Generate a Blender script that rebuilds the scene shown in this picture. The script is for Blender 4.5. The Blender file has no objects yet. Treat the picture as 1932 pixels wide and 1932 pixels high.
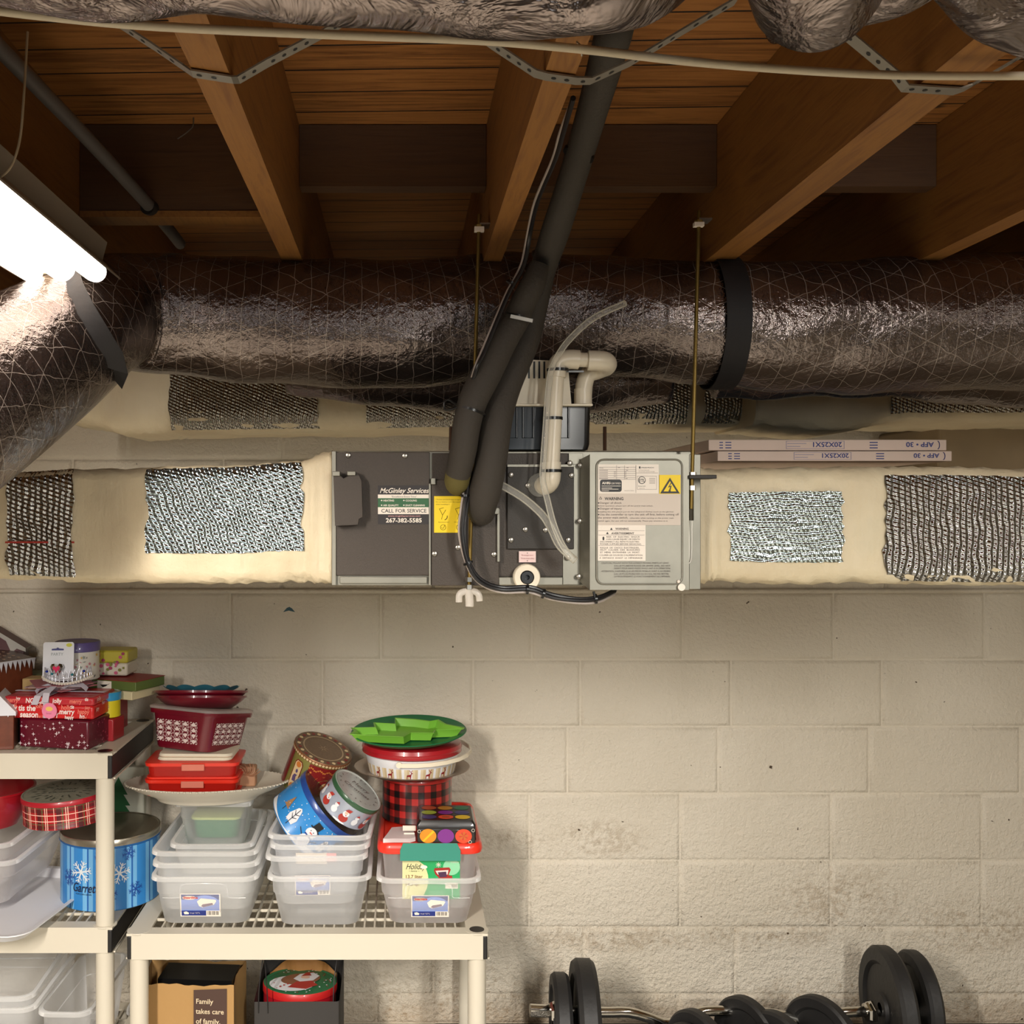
import bpy, math, random
from mathutils import Vector, Matrix, Euler
random.seed(7)
R = math.radians
SC = bpy.context.scene
COL = SC.collection
CZ = 1.55                                   # camera height above the floor
F = 1980.0                                  # focal length in pixels of the 1932 frame

# ---------------------------------------------------------------- camera, world, lights, exposure
cd = bpy.data.cameras.new('camera'); cam = bpy.data.objects.new('camera', cd); COL.objects.link(cam)
cam.location = (0, 0, CZ); cam.rotation_euler = (R(90), 0, 0)
cd.sensor_width = 36; cd.lens = 36 * F / 1932; cd.shift_x = (966 - 757) / 1932; cd.shift_y = 1 / 1932
cd.clip_start = .05
SC.camera = cam
w = bpy.data.worlds.new('world'); SC.world = w; w.use_nodes = True
w.node_tree.nodes['Background'].inputs[0].default_value = (.9, .85, .8, 1)
w.node_tree.nodes['Background'].inputs[1].default_value = .02
SC.view_settings.view_transform = 'Standard'; SC.view_settings.look = 'None'
SC.view_settings.gamma = 1; SC.view_settings.use_curve_mapping = False
SC.view_settings.exposure = 0.06

def area(name, loc, size, power, col, target=None, rot=None):
    l = bpy.data.lights.new(name, 'AREA'); l.shape = 'RECTANGLE'; l.size, l.size_y = size
    l.energy = power; l.color = col
    o = bpy.data.objects.new(name, l); COL.objects.link(o); o.location = loc
    if target: o.rotation_euler = (Vector(target) - Vector(loc)).to_track_quat('-Z', 'Y').to_euler()
    else: o.rotation_euler = rot or (0, 0, 0)
    return o
la = area('lamp_behind_left', (-1.0, -.1, CZ + .44), (.12, 1.2), 64, (1, .93, .84), target=(-.3, 1.9, CZ - 2.2))
lb = area('lamp_behind_right', (1.7, .9, CZ + .43), (.15, 1.2), 9, (1, .96, .88))
lc = area('lamp_right_of_view', (.95, -.7, CZ + .43), (.15, 1.2), 40, (1, .97, .9), target=(.6, 1.6, CZ - 2.2))
la.data.spread = lc.data.spread = R(106)
area('daylight_rear', (.3, -2.6, CZ + .0), (.9, .4), 7, (.80, .92, 1), target=(.2, 3, CZ - .4))

# ---------------------------------------------------------------- materials
MATS = {}
def newmat(name):
    m = bpy.data.materials.new(name); m.use_nodes = True
    nt = m.node_tree; return m, nt, nt.nodes['Principled BSDF']
def srgb(h):
    if isinstance(h, str):
        c = [int(h[i:i + 2], 16) / 255 for i in (0, 2, 4)]
        return tuple(x / 12.92 if x <= .04045 else ((x + .055) / 1.055) ** 2.4 for x in c) + (1,)
    return tuple(h) + (1,) if len(h) == 3 else h
def mat(name, col='808080', rough=.5, metal=0, bump=0, bscale=60, var=0, vscale=12, coat=0, emit=0, trans=0, spec=None):
    if name in MATS: return MATS[name]
    m, nt, b = newmat(name); N = nt.nodes; L = nt.links
    c = srgb(col)
    b.inputs['Base Color'].default_value = c
    b.inputs['Roughness'].default_value = rough; b.inputs['Metallic'].default_value = metal
    b.inputs['Coat Weight'].default_value = coat
    if spec is not None: b.inputs['Specular IOR Level'].default_value = spec
    if trans: b.inputs['Transmission Weight'].default_value = trans
    if emit:
        b.inputs['Emission Color'].default_value = c; b.inputs['Emission Strength'].default_value = emit
    if var or bump:
        tc = N.new('ShaderNodeTexCoord')
    if var:
        n = N.new('ShaderNodeTexNoise'); n.inputs['Scale'].default_value = vscale; n.inputs['Detail'].default_value = 4
        L.new(tc.outputs['Object'], n.inputs['Vector'])
        r = N.new('ShaderNodeValToRGB')
        r.color_ramp.elements[0].position = .3; r.color_ramp.elements[1].position = .7
        r.color_ramp.elements[0].color = tuple(x * (1 - var) for x in c[:3]) + (1,)
        r.color_ramp.elements[1].color = tuple(min(1, x * (1 + var)) for x in c[:3]) + (1,)
        L.new(n.outputs['Fac'], r.inputs['Fac']); L.new(r.outputs['Color'], b.inputs['Base Color'])
    if bump:
        n = N.new('ShaderNodeTexNoise'); n.inputs['Scale'].default_value = bscale; n.inputs['Detail'].default_value = 3
        L.new(tc.outputs['Object'], n.inputs['Vector'])
        bp = N.new('ShaderNodeBump'); bp.inputs['Strength'].default_value = bump; bp.inputs['Distance'].default_value = .01
        L.new(n.outputs['Fac'], bp.inputs['Height']); L.new(bp.outputs['Normal'], b.inputs['Normal'])
    MATS[name] = m; return m
def math_(nt, op, a, b=None, c=None):
    n = nt.nodes.new('ShaderNodeMath'); n.operation = op
    for i, v in enumerate((a, b, c)):
        if v is None: continue
        if hasattr(v, 'node'): nt.links.new(v, n.inputs[i])
        else: n.inputs[i].default_value = v
    return n.outputs[0]
def mixc(nt, fac, a, b):
    n = nt.nodes.new('ShaderNodeMix'); n.data_type = 'RGBA'
    for s, v in ((n.inputs[0], fac), (n.inputs[6], a), (n.inputs[7], b)):
        if hasattr(v, 'node'): nt.links.new(v, s)
        else: s.default_value = v
    return n.outputs[2]
def ramp(nt, fac, stops):
    r = nt.nodes.new('ShaderNodeValToRGB'); e = r.color_ramp.elements
    while len(e) < len(stops): e.new(.5)
    for el, (p, c) in zip(e, stops): el.position = p; el.color = srgb(c) if isinstance(c, str) else (c, c, c, 1)
    nt.links.new(fac, r.inputs['Fac']); return r.outputs['Color']
def noise(nt, vec, scale, detail=3, rough=.5, dist=0):
    n = nt.nodes.new('ShaderNodeTexNoise'); n.inputs['Scale'].default_value = scale; n.inputs['Detail'].default_value = detail
    n.inputs['Roughness'].default_value = rough; n.inputs['Distortion'].default_value = dist
    nt.links.new(vec, n.inputs['Vector']); return n.outputs['Fac']
def mapping(nt, vec, scale=(1, 1, 1), loc=(0, 0, 0), rot=(0, 0, 0)):
    n = nt.nodes.new('ShaderNodeMapping'); n.inputs['Scale'].default_value = scale; n.inputs['Location'].default_value = loc
    n.inputs['Rotation'].default_value = rot; nt.links.new(vec, n.inputs['Vector']); return n.outputs[0]
def coord(nt, kind='Object'):
    return nt.nodes.new('ShaderNodeTexCoord').outputs[kind]
def sep(nt, v):
    n = nt.nodes.new('ShaderNodeSeparateXYZ'); nt.links.new(v, n.inputs[0]); return n.outputs
def bumpn(nt, h, strength, dist, prev=None):
    n = nt.nodes.new('ShaderNodeBump'); n.inputs['Strength'].default_value = strength; n.inputs['Distance'].default_value = dist
    nt.links.new(h, n.inputs['Height'])
    if prev: nt.links.new(prev, n.inputs['Normal'])
    return n.outputs[0]
def lines(nt, u, v, ang, spacing, width, wob=None):
    c, s = math.cos(ang) / spacing, math.sin(ang) / spacing
    t = math_(nt, 'ADD', math_(nt, 'MULTIPLY', u, c), math_(nt, 'MULTIPLY', v, s))
    if wob is not None: t = math_(nt, 'ADD', t, wob)
    f = math_(nt, 'ABSOLUTE', math_(nt, 'SUBTRACT', math_(nt, 'FRACT', t), .5))
    return math_(nt, 'LESS_THAN', f, width / spacing / 2)

def m_wall():
    m, nt, b = newmat('painted_block'); v = coord(nt)
    s = sep(nt, v)
    big = noise(nt, v, 2.5, 3)
    col = ramp(nt, big, [(.3, 'D2C8B6'), (.7, 'DCD3C3')])
    # scuffs and damp stains low on the wall
    n1 = noise(nt, v, 55, 6, .75); n2 = noise(nt, v, 6, 3)
    low = nt.nodes.new('ShaderNodeMapRange'); nt.links.new(s[2], low.inputs[0])
    for i, x in zip((1, 2, 3, 4), (.62, .05, 0, 1)): low.inputs[i].default_value = x
    def spot(x, z, rx, rz):
        dx = math_(nt, 'DIVIDE', math_(nt, 'SUBTRACT', s[0], x), rx); dz = math_(nt, 'DIVIDE', math_(nt, 'SUBTRACT', s[2], z), rz)
        d = math_(nt, 'ADD', math_(nt, 'MULTIPLY', dx, dx), math_(nt, 'MULTIPLY', dz, dz))
        return math_(nt, 'MAXIMUM', math_(nt, 'SUBTRACT', 1, d), 0)
    sp = spot(.60, .56, .18, .07)
    for a in ((.33, .56, .13, .04), (.62, .26, .38, .05), (1.33, .38, .25, .13), (1.75, .3, .3, .1), (1.1, .27, .3, .05), (.25, .05, .7, .14), (1.5, .06, .8, .1)):
        sp = math_(nt, 'MAXIMUM', sp, spot(*a))
    dirt = math_(nt, 'MULTIPLY', sp, ramp(nt, math_(nt, 'ADD', math_(nt, 'MULTIPLY', n1, .7), math_(nt, 'MULTIPLY', n2, .3)), [(.47, 0.), (.58, 1.)]))
    dirt = math_(nt, 'ADD', dirt, math_(nt, 'MULTIPLY', low.outputs[0], ramp(nt, n1, [(.60, 0.), (.68, 1.)])))
    dirt = math_(nt, 'MINIMUM', math_(nt, 'MULTIPLY', dirt, .45), .7)
    col = mixc(nt, dirt, col, srgb('8A6F4A'))
    # the lowest courses are bare and brownish where the paint has worn
    wr = ramp(nt, math_(nt, 'ADD', s[2], math_(nt, 'MULTIPLY', n2, .12)), [(.09, 1.), (.16, 0.)])
    col = mixc(nt, math_(nt, 'MULTIPLY', wr, .45), col, srgb('9A8266'))
    speck = noise(nt, v, 38, 2); speck = ramp(nt, speck, [(.765, 0.), (.785, 1.)])
    col = mixc(nt, speck, col, srgb('4A3A28'))
    nt.links.new(col, b.inputs['Base Color']); b.inputs['Roughness'].default_value = .55
    h = math_(nt, 'ADD', noise(nt, v, 95, 4, .6), math_(nt, 'MULTIPLY', noise(nt, v, 40, 4), .9))
    rough_low = ramp(nt, math_(nt, 'ADD', s[2], math_(nt, 'MULTIPLY', n2, .3)), [(.35, 1.), (.85, .45)])
    b1 = bumpn(nt, math_(nt, 'MULTIPLY', h, rough_low), 1.0, .008)
    nt.links.new(b1, b.inputs['Normal']); return m
def m_wood(name, c1, c2, axis=1, sc=1.0, knots=True, rough=.6, dark=None):
    m, nt, b = newmat(name); v = coord(nt)
    k = [14, 14, 14]; k[axis] = 1.2
    mv = mapping(nt, v, tuple(x * sc for x in k))
    g = noise(nt, mv, 3.0, 5, .6, 1.2)
    k2 = [90, 90, 90]; k2[axis] = 3
    g2 = noise(nt, mapping(nt, v, tuple(k2)), 1.5, 3)
    f = math_(nt, 'ADD', math_(nt, 'MULTIPLY', g, .7), math_(nt, 'MULTIPLY', g2, .3))
    col = ramp(nt, f, [(.3, c1), (.52, c2), (.72, c1)])
    big = noise(nt, v, 1.7, 2)
    col = mixc(nt, math_(nt, 'MULTIPLY', ramp(nt, big, [(.4, 0.), (.65, 1.)]), .35), col, srgb(dark or c1))
    nt.links.new(col, b.inputs['Base Color']); b.inputs['Roughness'].default_value = rough
    nt.links.new(bumpn(nt, f, .25, .004), b.inputs['Normal']); return m
def m_boards():
    m, nt, b = newmat('subfloor_boards'); v = coord(nt); s = sep(nt, v)
    bw = .089
    t = math_(nt, 'DIVIDE', math_(nt, 'ADD', s[1], math_(nt, 'MULTIPLY', s[0], .035)), bw)
    row = math_(nt, 'FLOOR', t); fr = math_(nt, 'FRACT', t)
    cmb = nt.nodes.new('ShaderNodeCombineXYZ')
    nt.links.new(math_(nt, 'ADD', math_(nt, 'MULTIPLY', s[0], 1.6), math_(nt, 'MULTIPLY', row, 3.7)), cmb.inputs[0])
    nt.links.new(math_(nt, 'MULTIPLY', s[1], 26), cmb.inputs[1]); nt.links.new(row, cmb.inputs[2])
    g = noise(nt, cmb.outputs[0], 2.2, 5, .6, 1.5)
    wn = nt.nodes.new('ShaderNodeTexWhiteNoise'); wn.noise_dimensions = '1D'; nt.links.new(row, wn.inputs['W'])
    f = math_(nt, 'ADD', math_(nt, 'MULTIPLY', g, .8), math_(nt, 'MULTIPLY', wn.outputs['Value'], .22))
    col = ramp(nt, f, [(.3, '744820'), (.5, 'A87038'), (.68, '865426'), (.85, '603A1A')])
    kn = nt.nodes.new('ShaderNodeTexVoronoi'); kn.inputs['Scale'].default_value = 1
    nt.links.new(mapping(nt, v, (3.2, 7, 3.2)), kn.inputs['Vector'])
    col = mixc(nt, ramp(nt, kn.outputs['Distance'], [(.05, 1.), (.1, 0.)]), col, srgb('3A2412'))
    gap = math_(nt, 'LESS_THAN', math_(nt, 'ABSOLUTE', math_(nt, 'SUBTRACT', fr, .5)), .475)
    col = mixc(nt, gap, srgb('140C07'), col)
    nt.links.new(col, b.inputs['Base Color']); b.inputs['Roughness'].default_value = .6
    h = math_(nt, 'ADD', math_(nt, 'MULTIPLY', gap, 1), math_(nt, 'MULTIPLY', g, .15))
    nt.links.new(bumpn(nt, h, .5, .004), b.inputs['Normal']); return m
def m_scrim():
    """metallised duct jacket with its thread pattern, UV in metres (u along, v around)"""
    m, nt, b = newmat('jacket_foil'); uv = coord(nt, 'UV'); v = coord(nt); s = sep(nt, uv)
    wob = math_(nt, 'MULTIPLY', math_(nt, 'SUBTRACT', noise(nt, v, 16, 2), .5), .5)
    a = lines(nt, s[0], s[1], 0, .032, .0012, wob)
    c = lines(nt, s[0], s[1], R(62), .046, .001, wob); d = lines(nt, s[0], s[1], R(118), .046, .001, wob)
    ln = math_(nt, 'MAXIMUM', a, math_(nt, 'MAXIMUM', c, d))
    patch = noise(nt, v, 5, 3)
    base = ramp(nt, patch, [(.35, '6A5F5C'), (.65, '857A76')])
    nt.links.new(mixc(nt, math_(nt, 'MULTIPLY', ln, .75), base, srgb('AFA196')), b.inputs['Base Color'])
    nt.links.new(math_(nt, 'SUBTRACT', .92, math_(nt, 'MULTIPLY', ln, .5)), b.inputs['Metallic'])
    b.inputs['Roughness'].default_value = .22
    cr = nt.nodes.new('ShaderNodeTexNoise'); cr.noise_type = 'RIDGED_MULTIFRACTAL'
    cr.inputs['Scale'].default_value = 5; cr.inputs['Detail'].default_value = 4; cr.inputs['Distortion'].default_value = .8
    nt.links.new(mapping(nt, v, (1, 1.8, 1.8)), cr.inputs['Vector'])
    h = math_(nt, 'ADD', cr.outputs['Fac'], math_(nt, 'MULTIPLY', noise(nt, v, 55, 4, .6), .55))
    b1 = bumpn(nt, h, .55, .016)
    b2 = bumpn(nt, ln, .3, .002, b1)
    nt.links.new(b2, b.inputs['Normal']); return m
def m_foil(name, stripe_axis=0, period=.0085, tint='B0B2B4', rough=.11, strength=1.0, skew=0, ws=1.0):
    m, nt, b = newmat(name); v = coord(nt); s = sep(nt, v)
    b.inputs['Base Color'].default_value = srgb(tint); b.inputs['Metallic'].default_value = 1; b.inputs['Roughness'].default_value = rough
    ax = s[stripe_axis]; other = s[2] if stripe_axis == 0 else s[0]
    if skew: ax = math_(nt, 'ADD', ax, math_(nt, 'MULTIPLY', other, skew))
    wob = math_(nt, 'MULTIPLY', noise(nt, v, 22, 3), .020)
    t = math_(nt, 'DIVIDE', math_(nt, 'ADD', ax, wob), period)
    w1 = math_(nt, 'SINE', math_(nt, 'MULTIPLY', t, 6.2832))
    t2 = math_(nt, 'SINE', math_(nt, 'MULTIPLY', math_(nt, 'ADD', math_(nt, 'DIVIDE', other, .0078), math_(nt, 'MULTIPLY', t, .5)), 6.2832))
    vo = nt.nodes.new('ShaderNodeTexVoronoi'); vo.inputs['Scale'].default_value = 120; nt.links.new(v, vo.inputs['Vector'])
    h = math_(nt, 'ADD', math_(nt, 'ADD', math_(nt, 'MULTIPLY', w1, ws), math_(nt, 'MULTIPLY', t2, .4)), math_(nt, 'MULTIPLY', vo.outputs['Distance'], .5))
    h = math_(nt, 'ADD', h, math_(nt, 'MULTIPLY', noise(nt, v, 30, 4, .6), 1.6))
    nt.links.new(bumpn(nt, h, strength, .0016), b.inputs['Normal']); return m
def m_mastic():
    m, nt, b = newmat('mastic'); v = coord(nt)
    n = noise(nt, v, 6, 4)
    col = ramp(nt, n, [(.3, 'C9B899'), (.55, 'D6C7A8'), (.8, 'C4BCA2')])
    nt.links.new(col, b.inputs['Base Color']); b.inputs['Roughness'].default_value = .55
    st = noise(nt, mapping(nt, v, (60, 60, 12)), 1.2, 4); h = math_(nt, 'ADD', math_(nt, 'MULTIPLY', st, .5), noise(nt, v, 25, 4, .6))
    nt.links.new(bumpn(nt, h, .5, .008), b.inputs['Normal']); return m
def m_clear(name, col=(.93, .94, .95), fac=.36, rough=.18):
    m, nt, b = newmat(name); N = nt.nodes; L = nt.links
    b.inputs['Base Color'].default_value = srgb(col); b.inputs['Roughness'].default_value = rough
    b.inputs['Coat Weight'].default_value = .0
    tr = N.new('ShaderNodeBsdfTransparent'); mx = N.new('ShaderNodeMixShader')
    tl = N.new('ShaderNodeBsdfTranslucent'); tl.inputs[0].default_value = srgb(col); m2 = N.new('ShaderNodeMixShader'); m2.inputs[0].default_value = .35
    L.new(b.outputs[0], m2.inputs[1]); L.new(tl.outputs[0], m2.inputs[2])
    fr = N.new('ShaderNodeFresnel'); fr.inputs[0].default_value = 1.45
    f = math_(nt, 'MINIMUM', math_(nt, 'ADD', math_(nt, 'MULTIPLY', fr.outputs[0], 1.0), fac), 1)
    L.new(f, mx.inputs[0]); L.new(tr.outputs[0], mx.inputs[1]); L.new(m2.outputs[0], mx.inputs[2])
    L.new(mx.outputs[0], N['Material Output'].inputs[0]); return m
def m_grid_uv(name, fn):
    m, nt, b = newmat(name); s = sep(nt, coord(nt, 'UV')); c = fn(nt, s[0], s[1])
    nt.links.new(c, b.inputs['Base Color']); b.inputs['Roughness'].default_value = .3; b.inputs['Coat Weight'].default_value = .3; return m
def band(nt, u, period, lo, hi):
    f = math_(nt, 'FRACT', math_(nt, 'DIVIDE', u, period))
    return math_(nt, 'MULTIPLY', math_(nt, 'GREATER_THAN', f, lo), math_(nt, 'LESS_THAN', f, hi))
def c_buffalo(nt, u, v):
    a = band(nt, u, .036, 0, .5); c = band(nt, v, .036, 0, .5)
    k = mixc(nt, a, srgb('A8231F'), srgb('5A1412')); return mixc(nt, c, k, mixc(nt, a, srgb('5A1412'), srgb('120C0C')))
def c_tartan(nt, u, v):
    k = mixc(nt, band(nt, u, .055, .1, .32), srgb('A3151C'), srgb('56101A'))
    k = mixc(nt, math_(nt, 'MULTIPLY', band(nt, v, .042, .1, .3), .7), k, srgb('4A1A1E'))
    k = mixc(nt, band(nt, u, .055, .36, .42), k, srgb('4C5A34'))
    k = mixc(nt, band(nt, v, .042, .34, .42), k, srgb('5E4A34'))
    for lo, hi in ((.52, .56), (.62, .66), (.97, 1.)): k = mixc(nt, band(nt, u, .055, lo, hi), k, srgb('F0B9A8'))
    for lo, hi in ((.55, .6), (.92, .97)): k = mixc(nt, band(nt, v, .042, lo, hi), k, srgb('F0B9A8'))
    return k
def c_bluestripe(nt, u, v):
    k = mixc(nt, band(nt, u, .06, 0, .5), srgb('2E7FC4'), srgb('6FAEDC'))
    return mixc(nt, band(nt, u, .06, .22, .3), k, srgb('1F5FA8'))

MW = m_wall(); MJO = m_wood('joist_wood', '744924', '96662F', 1, 1, dark='563618'); MBL = m_wood('blocking_wood_shaded', '4A3222', '5C4028', 0, 1, dark='382416')  # blocking wood: darker than the joists, the shade there put into its colour
MBD = m_boards(); MSC = m_scrim(); MMA = m_mastic()
MF1 = m_foil('silver_foil_vertical', 0, .011); MF2 = m_foil('silver_foil_slanted', 0, .014, 'BCD0DC', .14, .9, .45, .7); MF3 = m_foil('silver_foil_horizontal', 2, .0095, 'C0D0D4', .17, .85, 0, .4)
MF4 = m_foil('silver_foil_fine', 0, .009, 'B8B6B0', .22, 1.0)
CLR = m_clear('clear_plastic', (.97, .97, .97), fac=.24); CRM_ = m_clear('clear_plastic_rim', (.98, .98, .98), fac=.42, rough=.12); CLR2 = m_clear('clear_tubing', (.9, .88, .8), .16, .08); LIDC = m_clear('clear_lid', (.95, .85, .82), .35, .1)
REDC = m_clear('red_clear_plastic', srgb('D92A20'), .8); GRNC = m_clear('green_clear_plastic', srgb('74B48C'), .7)
BUF = m_grid_uv('buffalo_plaid', c_buffalo); TAR = m_grid_uv('tartan', c_tartan); BST = m_grid_uv('blue_stripes', c_bluestripe)
# flat colours by name
def K(name, *a, **k): return mat(name, *a, **k)
WHT = K('white_plastic', 'CEC6B5', .45); BLKP = K('black_plastic', '0D0D0E', .28); SHB = K('shelf_side_black', '1A1818', .5)
GAL = K('galvanised_steel', '8C897E', .45, .7, var=.06, vscale=30); GRY = K('unit_grey', '40372F', .5, .2, bump=.12, bscale=500, var=.06, vscale=300)
FOAM = K('foam_insulation', '38322B', .75, bump=.15, bscale=150); FOAM2 = K('foam_insulation_dark', '2A2622', .8, bump=.15, bscale=150)
PVC = K('pvc_white', 'D8CDB8', .35); STL = K('steel', 'A8A39A', .3, .9); ZIN = K('zinc', 'C2B472', .35, .9); WEB = K('strap_black', '151214', .7, bump=.1)
ROD = K('rod_brass', '7A6534', .45, .8); PAPER = K('kraft_paper', 'A98350', .8, bump=.3, bscale=12); CREAM = K('cream', 'E5DAC4', .5)
INK = K('ink_black', '1C1A1A', .5); LABW = K('label_white', 'EADFD2', .5); LABP = K('label_pink', 'CDBFB1', .5); YEL = K('label_yellow', 'F0CE00', .5)
GRN = K('sticker_green', '2A6038', .5); NAVY = K('navy', '1E2F7A', .5); BLU = K('label_blue', '7D92CE', .5)
RED = K('red_plastic', 'E8301C', .35, coat=.3); DRED = K('dark_red_plastic', 'A01420', .3, coat=.4); MAR = K('maroon_plastic', '6E0E22', .3, coat=.4)
TEAL = K('teal_plastic', '14806C', .5); TEAL2 = K('teal_melamine', '4D9CB4', .3, coat=.4); LIME = K('lime_silicone', '7AB63C', .4); DGR = K('green_tray', '1E6A40', .4)
TIN = K('tin_silver', 'B8B0A0', .25, .9); RUB = K('rubber_black', '1E1D1D', .55, bump=.1); CHR = K('chrome', 'D0CCC4', .12, 1)

# ---------------------------------------------------------------- mesh helpers
def P(px, py, d): return Vector(((px - 757) * d / F, d, CZ + (967 - py) * d / F))
class MB:
    def __init__(s): s.v = []; s.f = []; s.m = []; s.mats = []; s.uv = {}; s.sm = []
    def mi(s, m):
        if m not in s.mats: s.mats.append(m)
        return s.mats.index(m)
    def face(s, idx, m, uv=None, smooth=True):
        s.f.append(tuple(idx)); s.m.append(s.mi(m)); s.sm.append(smooth)
        if uv: s.uv[len(s.f) - 1] = uv
    def poly(s, pts, m, uv=None):
        b = len(s.v); s.v += [Vector(p) for p in pts]; s.face(range(b, b + len(pts)), m, uv, False); return s
    def box(s, c, size, m, rot=None, off=None):
        M = rot or Matrix.Identity(3); c = Vector(c); b = len(s.v)
        for z in (-.5, .5):
            for x, y in ((-.5, -.5), (.5, -.5), (.5, .5), (-.5, .5)):
                s.v.append(c + M @ Vector((x * size[0], y * size[1], z * size[2])))
        for q in ((3, 2, 1, 0), (4, 5, 6, 7), (0, 1, 5, 4), (1, 2, 6, 5), (2, 3, 7, 6), (3, 0, 4, 7)): s.face([b + i for i in q], m, None, False)
        return s
    def box2(s, lo, hi, m):
        lo, hi = Vector(lo), Vector(hi); return s.box((lo + hi) / 2, hi - lo, m)
    def rings(s, rings, m, close=True, cap0=True, cap1=True, uv=None, matf=None):
        n = len(rings[0]); b = len(s.v)
        for r in rings: s.v += [Vector(p) for p in r]
        rng = n if close else n - 1
        for i in range(len(rings) - 1):
            for j in range(rng):
                k = (j + 1) % n
                q = [b + i * n + j, b + i * n + k, b + (i + 1) * n + k, b + (i + 1) * n + j]
                u = None
                if uv: u = [uv(i, j), uv(i, j + 1), uv(i + 1, j + 1), uv(i + 1, j)]
                s.face(q, matf(i, j) if matf else m, u)
        if cap0: s.face([b + j for j in range(n)][::-1], m, None, False)
        if cap1: s.face([b + (len(rings) - 1) * n + j for j in range(n)], m, None, False)
        return s
    def lathe(s, prof, m, n=40, sx=1, sy=1, M=None, uvr=None, matf=None, cap0=False, cap1=False, c=(0, 0, 0)):
        c = Vector(c); M = M or Matrix.Identity(3)
        rg = [[c + M @ Vector((r * sx * math.cos(2 * math.pi * j / n), r * sy * math.sin(2 * math.pi * j / n), z)) for j in range(n)] for r, z in prof]
        uv = (lambda i, j: (j / n * 2 * math.pi * uvr, prof[i][1])) if uvr else None
        return s.rings(rg, m, True, cap0, cap1, uv, (lambda i, j: matf[i]) if matf else None)
    def cyl(s, a, b_, r, m, n=20, r2=None):
        return s.tube([a, b_], r, m, n, rr=[r, r if r2 is None else r2], smooth=0)
    def tube(s, pts, r, m, n=12, rr=None, smooth=4, caps=True, uv=False, ell=None, zdir=None):
        pts = [Vector(p) for p in pts]; rr = rr or [r] * len(pts)
        if smooth and len(pts) > 2:
            P_, R_ = [], []
            for i in range(len(pts) - 1):
                p0, p1, p2, p3 = pts[max(i - 1, 0)], pts[i], pts[i + 1], pts[min(i + 2, len(pts) - 1)]
                for k in range(smooth):
                    t = k / smooth
                    P_.append(.5 * ((2 * p1) + (p2 - p0) * t + (2 * p0 - 5 * p1 + 4 * p2 - p3) * t * t + (3 * p1 - p0 - 3 * p2 + p3) * t ** 3))
                    R_.append(rr[i] * (1 - t) + rr[i + 1] * t)
            P_.append(pts[-1]); R_.append(rr[-1]); pts, rr = P_, R_
        T = [(pts[min(i + 1, len(pts) - 1)] - pts[max(i - 1, 0)]).normalized() for i in range(len(pts))]
        up = Vector((0, 0, 1)) if abs(T[0].z) < .9 else Vector((0, 1, 0))
        X = T[0].cross(up).normalized(); rg = []; L = [0]
        for i, p in enumerate(pts):
            X = (X - T[i] * X.dot(T[i])).normalized(); Y = T[i].cross(X)
            e = ell or 1
            rg.append([p + (X * math.cos(2 * math.pi * j / n) + Y * math.sin(2 * math.pi * j / n) * e) * rr[i] for j in range(n)])
            if i: L.append(L[-1] + (pts[i] - pts[i - 1]).length)
        f = (lambda i, j: (L[i], j / n * 2 * math.pi * (sum(rr) / len(rr)))) if uv else None
        return s.rings(rg, m, True, caps, caps, f)
    def build(s, name, parent=None, world=True, bevel=0, sharp=40, sub=0):
        me = bpy.data.meshes.new(name); me.from_pydata([tuple(v) for v in s.v], [], s.f)
        for m in s.mats: me.materials.append(m)
        for p, mi, sm in zip(me.polygons, s.m, s.sm): p.material_index = mi; p.use_smooth = sm or bevel > 0
        if s.uv:
            ul = me.uv_layers.new(name='UVMap')
            for p in me.polygons:
                u = s.uv.get(p.index)
                if u:
                    for li, c in zip(p.loop_indices, u): ul.data[li].uv = c
        me.validate(); me.update()
        if sharp: me.set_sharp_from_angle(angle=R(sharp))
        o = bpy.data.objects.new(name, me); COL.objects.link(o)
        if parent:
            o.parent = parent
            if world:
                top = parent; MM = Matrix.Identity(4)
                while top: MM = Matrix.LocRotScale(top.location, top.rotation_euler, None) @ MM if True else MM; top = None
                q = parent
                chain = []
                while q: chain.append(q); q = q.parent
                W = Matrix.Identity(4)
                for q in reversed(chain): W = W @ q.matrix_parent_inverse @ Matrix.LocRotScale(q.location, q.rotation_euler, None)
                o.matrix_parent_inverse = W.inverted()
        if bevel:
            b = o.modifiers.new('bevel', 'BEVEL'); b.width = bevel; b.segments = 2; b.limit_method = 'ANGLE'; b.angle_limit = R(50)
        if sub:
            d = o.modifiers.new('sub', 'SUBSURF'); d.levels = sub; d.render_levels = sub
        return o
def thing(name, label, cat, loc=(0, 0, 0), rot=(0, 0, 0), group=None):
    o = bpy.data.objects.new(name, None); COL.objects.link(o); o.location = loc; o.rotation_euler = rot; o.empty_display_size = .05
    return tag(o, label, cat, group)
def tag(o, label, cat, group=None):
    o['label'] = label; o['category'] = cat
    if group: o['group'] = group
    return o
def struct(o): o['kind'] = 'structure'; return o
def rrect(w_, d_, r, z, n=5, cx=0, cy=0):
    pts = []
    for sx, sy, a0 in ((1, 1, 0), (-1, 1, 90), (-1, -1, 180), (1, -1, 270)):
        for k in range(n + 1):
            a = R(a0 + 90 * k / n); pts.append(Vector((cx + sx * (w_ / 2 - r) + r * math.cos(a), cy + sy * (d_ / 2 - r) + r * math.sin(a), z)))
    return pts
FR = Matrix(((1, 0, 0), (0, 0, -1), (0, 1, 0)))      # text plane -> facing the camera side (x right, z up)
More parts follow.
